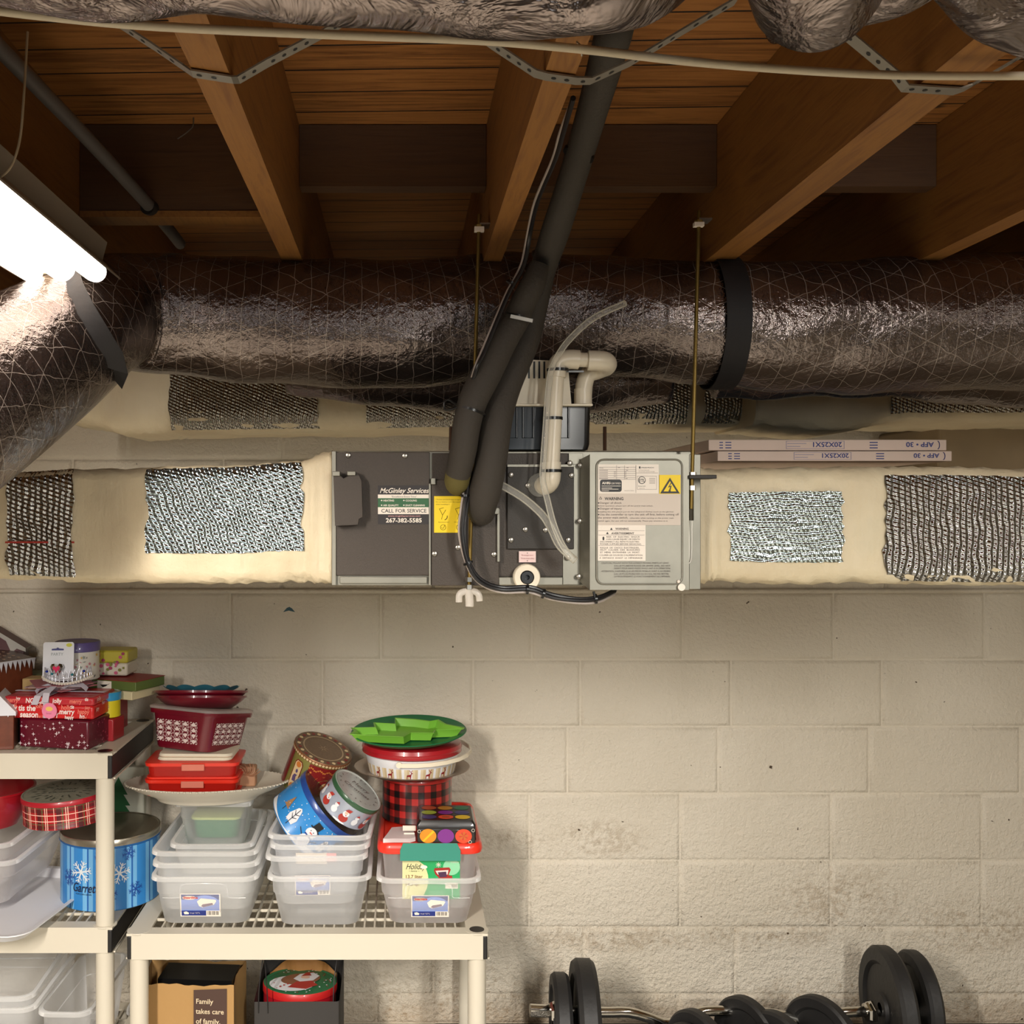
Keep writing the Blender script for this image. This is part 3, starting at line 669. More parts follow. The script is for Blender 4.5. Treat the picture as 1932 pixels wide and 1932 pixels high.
# pressed rim of the cover
b = MB(); rim = []
c0 = (ob(1126, 867) + ob(1287, 1102)) / 2; wv = ob(1287, 0).x - ob(1126, 0).x; hv = ob(0, 867).z - ob(0, 1102).z
pts = [Vector((c0.x + p.x, yo - .0005, c0.z + p.y)) for p in rrect(wv, hv, .012, 0, 5)]
b.tube(pts + [pts[0]], .0016, GAL, 8, smooth=0, caps=False); b.build('pressed_rim', cb)
for px, py in ((1095, 878), (1094, 983), (1092, 1088)): screw(P(px, py, 1.868), .005, uh)
screw(P(1280, 1097, 1.8225), .003, uh, LABW)
b = MB(); b.cyl(P(1286, 1108, 1.825), P(1286, 1108, 1.815), .0062, LABW, 16); b.build('corner_plug', uh)
S = 1.823 / F  # metres per pixel on the box
def ltx(mb, s_, px, py, hpx, m=INK, y=yo - .0008, align='LEFT', wide=1, bold=0.0, shear=0, fit=None):
    sz = hpx * y / F / .72
    if fit:
        cu = bpy.data.curves.new('m', 'FONT'); cu.body = s_; cu.size = sz; o_ = bpy.data.objects.new('m', cu); COL.objects.link(o_); bpy.context.view_layer.update()
        wide = fit * y / F / max(o_.dimensions.x, 1e-6); bpy.data.objects.remove(o_); bpy.data.curves.remove(cu)
    textmesh(mb, s_, sz, P(px, py, y), m, align=align, wide=wide, bold=bold, shear=shear)
def lab(nm, a, c, m, y, par, th=.0004):
    b = MB(); lo, hi = P(a[0], c[1], y), P(c[0], a[1], y); b.box2((lo.x, y, lo.z), (hi.x, y + th, hi.z), m); return b.build(nm, par)
def bar(mb, a, c, y, m): lo, hi = P(a[0], c[1], y), P(c[0], a[1], y); rect(mb, lo.x, lo.z, hi.x, hi.z, (0, y, 0), m)
l1 = lab('rating_label', (1128, 876), (1243, 931), LABW, yo - .0004, cb); l2 = lab('warning_label', (1127, 931), (1284, 991), LABP, yo - .0004, cb)
l3 = lab('warning_label', (1127, 991), (1218, 1058), LABW, yo - .0006, cb); l4 = lab('shock_hazard_label', (1244, 896), (1284, 932), YEL, yo - .0006, cb)
b = MB(); g = K('rule_grey', '9A8E88', .6)
y = yo - .0007
for py in (881, 885.5, 889, 893, 897, 901, 904): bar(b, (1130, py), (1199, py + .7), y, g)
for px in (1163, 1178, 1199.5): bar(b, (px, 878), (px + .6, 904), y, g)
bar(b, (1199.5, 878), (1200.2, 930), y, g); bar(b, (1200, 892), (1242, 892.6), y, g)
for q in (((1202, 898), (1239, 898.6)), ((1202, 923), (1239, 923.6)), ((1202, 898), (1202.6, 923)), ((1238.5, 898), (1239, 923))): bar(b, *q, y, g)
# certification plate
def rr_px(mb, x0, y0, x1, y1, r, yy, m):
    a, c = P(x0, y1, yy), P(x1, y0, yy); cx, cz = (a.x + c.x) / 2, (a.z + c.z) / 2
    mb.poly([Vector((cx + p.x, yy, cz + p.y)) for p in rrect(c.x - a.x, c.z - a.z, r, 0, 4)][::-1], m)
rr_px(b, 1132, 905, 1173, 928, .004, y, INK)
ltx(b, 'AHRI', 1136, 913.5, 4.6, LABW, y - .0003, bold=.03, fit=15); ltx(b, 'CERTIFIED', 1152, 913.5, 3.2, LABW, y - .0003, fit=19)
for i, (py, wd) in enumerate(((916.5, 36), (920, 20), (922.5, 32), (925.5, 14))): bar(b, (1135, py), (1135 + wd, py + .9), y - .0003, LABW)
ltx(b, 'MADE IN CHINA', 1178, 926.5, 1.7, g, y, fit=18)
ltx(b, 'FRIEDRICH', 1210, 883.5, 2.6, INK, y, fit=23); ltx(b, 'MODEL', 1130.5, 884, 1.6, INK, y, fit=8); disc(b, *((lambda p: (p.x, p.z))(P(1207, 882, y))), .0014, (0, y, 0), INK, rz=.0022)
for py, w_ in ((887.5, 20), (890.5, 30)): ltx(b, 'ROOM AIR CONDITIONER', 1205, py + .3, 1.6, g, y, fit=w_)
c = P(1211, 906, y); disc(b, c.x, c.z, .0066, (0, y, 0), INK, n=28); disc(b, c.x, c.z, .0055, (0, y - .0002, 0), LABW, n=28); ltx(b, 'ETL', 1205.5, 909.5, 6.2, INK, y - .0004, bold=.02, fit=11)
ltx(b, 'Intertek', 1204, 918, 2, INK, y, fit=14); ltx(b, '4003178', 1206, 922, 1.7, g, y, fit=10)
for i in range(5): bar(b, (1225, 902 + i * 2.4), (1236, 902.8 + i * 2.4), y, g)
for i, (px, py) in enumerate(((1168, 883), (1184, 883), (1183, 888), (1160, 891.5), (1160, 895), (1160, 899), (1180, 891.5), (1180, 895), (1180, 899), (1182, 903.5))): bar(b, (px - 2, py - 1.2), (px + 2, py - .2), y, g)
for py in (888, 892, 895.7, 899.5, 903.2): bar(b, (1130.5, py - 1.2), (1147, py - .3), y, g)
b.build('rating_print', l1)
b = MB(); y = yo - .0009
ltx(b, 'WARNING', 1141, 943.5, 5.6, INK, y, bold=.02, fit=35)
c = P(1133, 940, y); 
for a_ in range(3):
    p, q = [Vector((c.x + .0026 * math.sin(k * 2.0944), y, c.z - .0002 + .0028 * math.cos(k * 2.0944))) for k in (a_, a_ + 1)]; b.tube([p, q], .00025, INK, 4, smooth=0)
dk = K('print_dark', '5A504C', .6)
for py, h, s_, wd, x_ in ((950.5, 3.8, 'Danger of shock', 41, 1131.5), (955.5, 2.3, 'Before operation, please turn off the power main switch.', 104, 1128), (961.3, 3.8, 'Danger of injury', 41, 1131.5), (966.6, 2.3, 'Installing the unit please put on the safeguard clothes (such as the gloves).', 143, 1128),
        (972.5, 4.0, 'Use the controller to turn the unit off first, before cutting off', 149, 1131.5), (978.5, 4.0, 'the power main switch,', 57, 1128), (978.5, 2.6, 'otherwise when turning on the power main', 83, 1188), (984, 2.6, 'switch again, the unit will run automatically. Please pay attention to it.', 132, 1128)):
    ltx(b, s_, x_, py, h, dk, y, fit=wd)
for py in (949, 959.8, 970.8): cc_ = P(1129.5, py, y); disc(b, cc_.x, cc_.z, .0012, (0, y, 0), INK, n=8)
b.build('warning_print', l2)
b = MB(); y = yo - .0011
for py in (1001, 1009, 1029): bar(b, (1129, py), (1216, py + .6), y, g)
for px, py in ((1153.5, 998), (1146, 1006)):
    c = P(px, py, y); b.poly([(c.x - .0022, y, c.z - .0016), (c.x + .0022, y, c.z - .0016), (c.x, y, c.z + .0024)], INK)
ltx(b, 'WARNING', 1161, 999.5, 3.8, dk, y, bold=.02, fit=25); ltx(b, 'AVERTISSEMENT', 1153.5, 1008, 3.8, dk, y, bold=.02, fit=43)
for py, s_, x_, wd in ((1014.3, 'RISK  OF  ELECTRIC  SHOCK', 1144, 63), (1018.8, 'CAN CAUSE INJURY OR DEATH', 1144, 63), (1023.5, 'DISCONNECT ALL REMOTE ELECTRIC', 1132, 74), (1028, 'POWER SUPPLIES BEFORE SERVICING.', 1132, 78),
        (1035, 'RISQUE  DE  CHOCS  ÉLECTRIQUES,', 1132, 74), (1039, 'PEUT  CAUSER  DES  BLESSURES', 1132, 75), (1043.6, 'ET  MÊME  ENTRAÎNER  LA  MORT.', 1132, 75), (1049, 'COUPER LES SOURCES D\'ALIMENTATION', 1131, 81), (1054.2, 'À  DISTANCE  AVANT  LE  DÉPANNAGE.', 1131, 82)):
    ltx(b, s_, x_, py, 3.0, dk, y, fit=wd)
disc(b, *((lambda p: (p.x, p.z))(P(1138.5, 1016, y))), .0016, (0, y, 0), INK, rz=.0034)
b.build('warning_print', l3)
b = MB(); y = yo - .0012
for s_, m_ in ((1.0, INK), (.66, YEL)):
    c = P(1264, 921 - (1 - s_) * 1, y); rr_ = .0195 * s_; y -= .0002
    b.poly([Vector((c.x + rr_ * math.sin(k * 2.0944), y, c.z + rr_ * .93 * math.cos(k * 2.0944))) for k in range(3)], m_)
cx = P(1264, 919, y - .0003)
z_ = [(.002, .0085), (-.0035, -.001), (.0005, .0005), (-.0015, -.006), (-.003, -.005), (-.0008, -.0105), (.0022, -.006), (.0008, -.0065), (.003, .003), (-.0008, .0015), (.0035, .008)]
b.poly([Vector((cx.x + a, cx.y, cx.z + c)) for a, c in z_], INK); b.build('shock_symbol', l4)
b = MB(); y = yo - .0004
for py, s_, x_, wd in ((1063.5, 'CAUTION, MOUNT WITH THE LOWEST MOVING PARTS AT LEAST', 1135, 127), (1068.8, '2.4m (8 FT) ABOVE FLOOR OR GRADE LEVEL, DO NOT', 1159, 106), (1073.6, 'INSERT YOUR HAND INSIDE WHILE UNIT IS IN OPERATION.', 1159, 106), (1079, 'ATTENTION, S\'ASSURER QUE LES PIÈCES MOBILES SONT À AU MOINS', 1135, 130), (1084.2, '2.4m (8 FT) DU PLANCHER OU DU SOL, NE PAS METTRE', 1159, 103), (1089, 'LA MAIN PENDANT LE FONCTIONNEMENT DE L\'APPAREIL.', 1159, 106)):
    ltx(b, s_, x_, py, 3.0, dk, y, fit=wd)
b.build('caution_print', cb)
# contractor sticker
y = D - .0070
sk = lab('contractor_sticker', (713, 916), (811, 989), K('sticker_brown', '231A18', .45), y, uh)
b = MB(); y -= .0003
bar(b, (713, 933), (811, 940), y, LABW); bar(b, (713, 940), (811, 957), y, GRN); bar(b, (713, 957), (811, 970), y, LABW); y -= .0003
ltx(b, 'McGinley Services', 716, 930, 9.5, LABW, y, bold=.015, shear=.35, fit=91); ltx(b, '"Excellence Every Time"', 738, 938.5, 3.2, INK, y, fit=48)
for s_, px, py, wd in (('HEATING', 723, 946, 20), ('COOLING', 765, 946, 21), ('AIR QUALITY', 723, 955, 29), ('DUCT CLEANING', 765, 955, 36)):
    ltx(b, s_, px, py, 3.4, LABW, y, bold=.02, fit=wd); cc_ = P(px - 3, py - 1.8, y); disc(b, cc_.x, cc_.z, .0013, (0, y, 0), LABW, n=8)
ltx(b, 'CALL FOR SERVICE', 719, 967, 7, INK, y, bold=.01, fit=85); ltx(b, 'www.mcginleyservices.com', 732, 974.8, 3.2, K('pink_print', 'E6A8A8'), y, fit=61)
ltx(b, '267-382-5585', 728, 985.5, 8, LABW, y, bold=.025, fit=67); b.build('sticker_lettering', sk)
ys_ = D - .013
yl = lab('instruction_label', (819, 936), (879, 1005), YEL, ys_, uh); b = MB(); y = ys_ - .0004; gd = K('label_ink_olive', '7A6A10', .6)
ltx(b, '! Rotate anticlockwise to tighten', 822, 943.5, 2.2, gd, y, fit=50); ltx(b, 'Do not bend or twist the copper pipe', 822, 948, 2.2, gd, y, fit=54); ltx(b, 'when installing it', 822, 952.5, 2.2, gd, y, fit=26)
for x_ in (829, 859):
    for q in (((x_, 960), (x_ + 6, 972)), ((x_ + 6, 972), (x_ + 12, 962)), ((x_, 960), (x_ + 8, 958)), ((x_ + 6, 972), (x_ + 4, 980))): b.tube([P(*q[0], y), P(*q[1], y)], .0004, gd, 4, smooth=0)
    b.tube([P(x_ + 10, 981, y), P(x_ + 14, 978, y), P(x_ + 15, 973, y)], .0006, INK, 4); b.tube([P(x_ + 7 + 5 * math.cos(k / 8 * 3.1416), 995 - 5 * math.sin(k / 8 * 3.1416), y) for k in range(17)], .0004, gd, 4, smooth=0)
    ltx(b, 'Recommended', x_ - 2, 986, 2, gd, y, fit=20)
b.tube([P(833, 995, y), P(835.5, 998, y), P(840, 990, y)], .0004, gd, 4, smooth=0); b.tube([P(863, 991, y), P(869, 999, y)], .0004, gd, 4, smooth=0); b.tube([P(869, 991, y), P(863, 999, y)], .0004, gd, 4, smooth=0)
b.build('instruction_print', yl)
pl = lab('drain_label', (979, 1040), (1011, 1061), K('label_rose', 'E2C6C2', .5), D - .0125, uh)
b = MB(); ltx(b, 'Drainage port', 984, 1048.5, 2.4, K('rose_ink', 'B07070'), D - .0135, fit=22); ltx(b, 'Drain hose plug', 983, 1054.5, 2.4, K('rose_ink', 'B07070'), D - .0135, fit=24)
for py in (1043.5, 1058): cc_ = P(995, py, D - .0135); disc(b, cc_.x, cc_.z, .0009, (0, D - .0135, 0), INK, n=6)
b.build('label_print', pl)
b = MB(); c = P(992, 1088, D - .006); M_ = Matrix(((1, 0, 0), (0, 0, -1), (0, 1, 0)))
b.lathe([(.0235, 0), (.0235, .020), (.022, .022), (.0125, .022), (.012, .016)], CREAM, 36, M=M_, c=c); dp = b.build('drain_port', uh)
b = MB(); b.lathe([(.0122, .014), (.0122, .021), (.0105, .0225), (.0045, .0225), (.004, .012), (.0002, .012)], BLKP, 30, M=M_, c=c); b.build('rubber_plug', dp)

# threaded rods
def rod(label, a, c, nuts, extra=None):
    t = thing('threaded_rod', label, 'rod', c, group='threaded hanger rods')
    b = MB(); b.tube([a, c], .0035, ROD, 10, smooth=0); b.build('rod', t)
    dirv = (c - a).normalized()
    for f, big in nuts:
        o = a + (c - a) * f; b = MB()
        b.lathe([(.0002, -.004), (.0075, -.004), (.0075, .004), (.0002, .004)], ZIN if not big else STL, 6, M=Matrix.Identity(3), c=o); b.build('nut', t, sharp=20)
    return t
r1 = rod('brass threaded rod on the left, behind the black insulated pipes', P(904, 404, 1.86), P(885, 1118, 1.862), ((.035, 0), (.965, 1), (.985, 1)))
b = MB(); o = P(904, 433, 1.857); b.box(o, (.017, .012, .008), LABW); b.box(o + Vector((.012, .012, .010)), (.022, .03, .003), STL); b.build('joist_bracket', r1)
# clear wing shaped bracket below
b = MB(); PC = m_clear('frosted_plastic', (.9, .85, .78), .6)
c = P(885, 1116, 1.862)
b.tube([P(866, 1136, 1.862), P(867, 1122, 1.862), P(877, 1116, 1.862), P(895, 1116, 1.862), P(903, 1122, 1.862), P(905, 1134, 1.862)], .006, PC, 10); b.tube([P(885, 1112, 1.862), P(885, 1122, 1.862), P(886, 1134, 1.862), P(886, 1144, 1.862)], .0075, PC, 12); b.build('wing_bracket', r1)
r2 = rod('brass threaded rod on the right, in front of the black duct strap', P(1319, 398, 1.83), P(1304, 960, 1.828), ((.04, 0), (.885, 1), (.93, 1)))
b = MB(); o = P(1318, 424, 1.827); b.box(o, (.017, .012, .007), LABW); b.box(o + Vector((.012, .012, .010)), (.022, .03, .003), STL); b.build('joist_bracket', r2)
b = MB(); b.box2(P(1301, 903, 1.815), P(1335, 898, 1.87), K('bracket_dark', '2A2622', .5, .4)); b.build('hanger_bracket', r2, bevel=.001)
b = MB(); b.tube([P(1302, 905, 1.835), P(1302, 982, 1.835)], .0065, K('sleeve_dark', '3A3428', .5, .5), 12, smooth=0); b.build('rod_sleeve', r2)
b = MB(); b.tube([P(1299, 980, 1.84), P(1300, 1050, 1.84), P(1296, 1064, 1.84)], .0012, STL, 6); b.tube([P(1305, 980, 1.84), P(1304, 1052, 1.84), P(1296, 1064, 1.84)], .0012, STL, 6); b.build('wire_hook', r2)
b = MB(); b.tube([P(1141, 805, 2.3), P(1141, 850, 2.3)], .004, K('rust_rod', '5A3C28', .6, .4), 8, smooth=0); tag(b.build('rear_hanger_rod'), 'short rusty rod seen behind, right of the condensate pump', 'rod')
b = MB(); b.tube([P(851, 805, 2.3), P(850, 850, 2.3)], .004, K('rust_rod', '5A3C28', .6, .4), 8, smooth=0); tag(b.build('rear_hanger_rod'), 'short dark rod seen behind, left of the insulated pipes', 'rod')

# ================================================================= CONDENSATE PUMP
cp = thing('condensate_pump', 'condensate pump with cream slotted cover and black tank, atop the air handler', 'pump', P(1040, 846, 1.96))
b = MB(); a, c = P(940, 848, 1.90), P(1114, 765, 1.90)
rg = []
for z_, g_ in ((a.z, .006), (a.z + .01, 0), (c.z, -.003)):
    rg.append([Vector((p.x + (a.x + c.x) / 2, p.y + 1.96, z_)) for p in rrect(c.x - a.x - g_, .12, .012, 0, 4)])
b.rings(rg, BLKP); b.build('tank', cp, sharp=40)
for px in (965, 996, 1063):
    b = MB(); o0 = P(px - 9, 768, 1.898); o1 = P(px + 10, 826, 1.898)
    b.tube([Vector((o0.x, 1.897, o0.z)), Vector((o0.x, 1.897, o1.z)), Vector((o1.x, 1.897, o1.z)), Vector((o1.x, 1.897, o0.z))], .0018, BLKP, 6, smooth=0); b.build('moulded_rib', cp)
b = MB(); o0 = P(958, 766, 1.885); o1 = P(1118, 763, 1.885); b.box2((o0.x, 1.882, o0.z), (o1.x, 2.03, o1.z + .001), CREAM); b.build('lid_plate', cp, bevel=.001)
b = MB(); yq = 1.895
f = [P(a_, c_, yq) for a_, c_ in ((961, 762), (968, 748), (996, 700), (1001, 682), (1005, 679), (1040, 680), (1072, 692), (1078, 762))]
fb_ = [Vector((v.x * .98 + .004, 2.02, v.z - .004)) for v in f]
b.rings([f, fb_], CREAM); cv = b.build('pump_cover', cp, sharp=25)
b = MB()
for px in (998, 1008, 1017.5, 1027): bar(b, (px - 1.8, 682 if px > 1000 else 694), (px + 1.8, 714), yq - .001, INK)
b.build('vent_slot', cv)['kind'] = 'stuff'
# PVC drain riser
pv = thing('drain_pipe', 'white PVC drain riser with elbows, strapped with black ties beside the pump', 'pipe', P(1040, 900, 1.85))
yp = 1.855
b = MB(); b.tube([P(1049, 700, yp), P(1046, 760, yp), P(1040, 880, yp)], .0148, PVC, 24, smooth=1); b.build('pipe_riser', pv)
b = MB(); b.tube([P(1049, 712, yp), P(1051, 692, yp), P(1058, 682, yp), P(1075, 678, yp), P(1092, 679, yp)], .0172, PVC, 24); b.build('elbow', pv)
b = MB(); b.tube([P(1088, 679, yp), P(1112, 679, yp + .002)], .0128, PVC, 20, smooth=0); b.build('short_pipe', pv)
b = MB(); b.tube([P(1109, 680, yp), P(1132, 681, yp), P(1142, 683, yp + .006), P(1146, 688, yp + .022), P(1142, 695, yp + .036)], .0178, PVC, 24, rr=[.0178, .0178, .0178, .0170, .0155]); b.build('elbow', pv)
b = MB(); b.tube([P(1142, 694, yp + .036), P(1126, 700, yp + .048), P(1110, 706, yp + .05), P(1103, 722, yp + .05), P(1101, 740, yp + .05), P(1100, 763, yp + .05)], .0155, PVC, 24); b.tube([P(1100, 734, yp + .05), P(1100, 763, yp + .05)], .0162, PVC, 24, smooth=0); b.build('pipe_drop', pv)
b = MB(); b.tube([P(1040, 872, yp), P(1040, 892, yp), P(1038, 906, yp - .002), P(1032, 914, yp + .008), P(1024, 916, yp + .024)], .0172, PVC, 24); b.build('elbow', pv)
b = MB(); b.tube([P(1018, 915, D - .022), P(1018, 915, D - .010)], .021, CLR2, 24, smooth=0); b.build('flange_ring', pv)
for py, px, wd in ((699, 1052, .0185), (790, 1043, .0165), (889, 1040, .0185)):
    b = MB(); c = P(px, py, yp); b.tube([c + Vector((-.0, 0, -.002)), c + Vector((0, 0, .003))], wd + .001, BLKP, 24, smooth=0); b.build('cable_tie', pv)
b = MB(); b.box(P(1085, 701, yp), (.03, .004, .003), BLKP); b.build('tie_tail', pv)
# clear tubing
b = MB(); b.tube([P(1180, 572, 1.80), P(1120, 600, 1.79), P(1075, 640, 1.79), P(1052, 672, 1.80), P(1040, 700, 1.815), P(1034, 740, 1.82), P(1030, 800, 1.822), P(1025, 870, 1.822), P(1024, 905, 1.822), P(1032, 940, 1.815), P(1045, 990, 1.80), P(1062, 1030, 1.80), P(1082, 1056, 1.80)], .0055, CLR2, 12)
tag(b.build('clear_tube'), 'clear vinyl tube looping over the PVC elbow and down its left side', 'tube')
b = MB(); b.tube([P(940, 912, 1.84), P(985, 938, 1.83), P(1022, 970, 1.82), P(1040, 998, 1.815), P(1056, 1030, 1.812), P(1086, 1058, 1.812)], .0068, CLR2, 12)
tag(b.build('clear_tube'), 'thicker clear tube coming out from behind the insulated pipe to the control box', 'tube')

# ================================================================= INSULATED LINE SET
ls = thing('insulated_pipe', 'longer black foam-insulated refrigerant pipe ending by the air handler door', 'pipe', P(910, 975, 1.82))
A = [(1165, 20, 1.18, .021), (1158, 60, 1.20, .022), (1120, 200, 1.40, .021), (1085, 320, 1.62, .022), (1050, 430, 1.74, .024), (1030, 490, 1.80, .023), (1022, 520, 1.82, .022), (1005, 600, 1.84, .022), (990, 650, 1.84, .024), (955, 730, 1.83, .026), (938, 790, 1.82, .027), (928, 860, 1.82, .0275), (917, 920, 1.83, .028), (908, 955, 1.845, .027), (910, 972, 1.865, .022)]
b = MB(); b.tube([P(x, y, d) for x, y, d, r in A], 0, FOAM, 22, rr=[a[3] for a in A]); b.build('foam_sleeve', ls)
ls2 = thing('insulated_pipe', 'shorter black foam-insulated refrigerant pipe, left one, with a yellowish end above the yellow label', 'pipe', P(868, 915, 1.82))
Bp = [(1018, 500, 1.775, .017), (1006, 535, 1.775, .021), (985, 575, 1.785, .022), (975, 600, 1.79, .023), (950, 640, 1.79, .025), (918, 705, 1.79, .026), (893, 755, 1.79, .025), (881, 800, 1.79, .024), (874, 850, 1.80, .023), (864, 895, 1.82, .022)]
b = MB(); b.tube([P(x, y, d) for x, y, d, r in Bp], 0, FOAM, 22, rr=[a[3] for a in Bp]); b.build('foam_sleeve', ls2)
b = MB(); b.tube([P(865, 892, 1.82), P(862, 908, 1.83), P(863, 917, 1.85)], 0, K('foam_yellowed', '5E5426', .8), 22, rr=[.0225, .022, .018]); b.build('foam_end', ls2)
for (px, py, d, r, ps) in ((1092, 291, 1.55, .024, ls), (1030, 487, 1.80, .026, ls), (1003, 545, 1.78, .021, ls2)):
    b = MB(); c = P(px, py, d); b.tube([c + Vector((-.001, 0, -.002)), c + Vector((.001, 0, .003))], r, BLKP, 20, smooth=0); b.build('cable_tie', ps)
def band_(px, py, d, r, tilt, par, nm='cable_tie', m=BLKP, wd=.004):
    b = MB(); c = P(px, py, d); q = Vector((math.sin(tilt), 0, math.cos(tilt))) * wd / 2; b.tube([c - q, c + q], r, m, 22, smooth=0); b.build(nm, par)
band_(889, 775, 1.79, .0262, R(18), ls2); band_(975, 600, 1.79, .0235, R(14), ls2)
b = MB(); o = P(984, 601, 1.762); b.box(o, (.038, .002, .006), STL, Matrix.Rotation(R(12), 3, 'Y')); b.build('metal_band', ls2)
b = MB(); b.tube([P(861, 764, 1.775), P(846, 754, 1.775), P(838, 760, 1.775), P(840, 772, 1.775), P(852, 772, 1.775), P(862, 768, 1.775)], .0018, BLKP, 8); b.build('tie_tail', ls2)
# cable bundle
cbx = thing('control_cable_bundle', 'bundle of black and grey control cables looping under the air handler', 'cables', P(885, 1000, 1.82))
base = [(1082, 185, 1.25), (1062, 250, 1.37), (1048, 300, 1.46), (1014, 380, 1.63), (1000, 440, 1.74), (988, 500, 1.765), (962, 550, 1.765), (940, 600, 1.765), (915, 660, 1.765), (898, 700, 1.765), (885, 760, 1.80), (892, 830, 1.835), (884, 890, 1.835), (881, 925, 1.83), (875, 960, 1.82), (872, 1010, 1.815), (882, 1062, 1.815), (905, 1096, 1.82), (945, 1112, 1.83), (1000, 1112, 1.83), (1040, 1126, 1.835), (1090, 1133, 1.84), (1130, 1130, 1.85), (1160, 1116, 1.88)]
CB = [(K('cable_black', '161416', .35), .0034, 0, 0), (K('cable_black', '161416', .35), .0036, 5, -3), (K('cable_grey', 'A89C94', .4), .0024, -5, 4), (K('cable_light', 'C4B8A8', .4), .002, -3, -3)]
for i, (m_, r_, ox, oy) in enumerate(CB):
    b = MB(); b.tube([P(x + ox * (1 if 200 < y < 1060 else .2) + random.uniform(-1, 1), y + (0 if y < 1060 else oy * 1.2) + random.uniform(-1, 1), d + i * .003) for x, y, d in base[(0 if i != 1 else 12):(len(base) if i != 3 else 20)]], r_, m_, 8, smooth=5); b.build('cable', cbx)
for px, py, d, ti in ((964, 534, 1.77, .6), (878, 935, 1.83, 0), (883, 1062, 1.82, -.4), (995, 1112, 1.83, -1.5), (1025, 1120, 1.835, -1.3), (1124, 1130, 1.85, 1.5)):
    band_(px, py, d, .0088, ti, cbx)
b = MB(); b.tube([P(1120, 1116, 1.845), P(1124, 1134, 1.845)], .0022, BLKP, 6, smooth=0); b.build('tie_tail', cbx)

# ================================================================= AIR FILTERS
def filt(label, xa, xb, py0, py1, d):
    a, c = P(xa, py1, d), P(xb, py0, d)
    t = thing('air_filter', label, 'filter', ((a.x + c.x) / 2, d + .25, a.z), group='boxed air filters')
    b = MB(); b.box2((a.x, d, a.z), (c.x, d + .5, c.z), K('filter_card', 'DCC4B4', .6)); fr = b.build('cardboard_frame', t, bevel=.0015)
    b = MB(); b.box2((a.x + .015, d + .015, c.z), (c.x - .015, d + .485, c.z + .0008), K('filter_media', '8090A0', .8)); b.build('filter_media', t)
    b = MB(); y = d - .0006; h = c.z - a.z; ink = NAVY
    def up(s_, fx, size, bold=.02, wide=1.15): textmesh(b, s_, size, Vector((a.x + fx * (c.x - a.x), y, a.z + h * .76)), ink, mirror=-1, wide=wide, bold=bold)
    up('AFP • 30', .945, h * .62); up('20X25X1', .56, h * .62)
    def rl(x0, x1, z0, z1, m=ink): rect(b, a.x + x0 * (c.x - a.x), a.z + z0 * h, a.x + x1 * (c.x - a.x), a.z + z1 * h, (0, y, 0), m)
    for z0 in (.2, .45, .7): rl(.676, .71, z0, z0 + .09); rl(.045, .06, z0, z0 + .09); rl(.07, .095, z0, z0 + .09)
    lt = K('box_rule', '8A84A4', .6)
    for q in ((.325, .57, .15, .18), (.325, .57, .85, .88), (.325, .327, .15, .88), (.568, .57, .15, .88), (.33, .385, .35, .4), (.33, .41, .62, .67)): rl(*q, lt)
    p0 = Vector((a.x + .962 * (c.x - a.x), y, a.z + h * .5))
    b.tube([p0 + Vector((.004 * math.cos(k) , 0, h * .36 * math.sin(k))) for k in [1.6 - .35 * j for j in range(10)]], .0008, ink, 4, smooth=0)
    b.build('filter_print', fr); return t
filt('white boxed air filter on top of the right duct, lower of the two', 1354, 1796, 851, 870, 2.2)
filt('white boxed air filter stacked on another, upper of the two', 1337, 1786, 829.5, 850, 2.215)

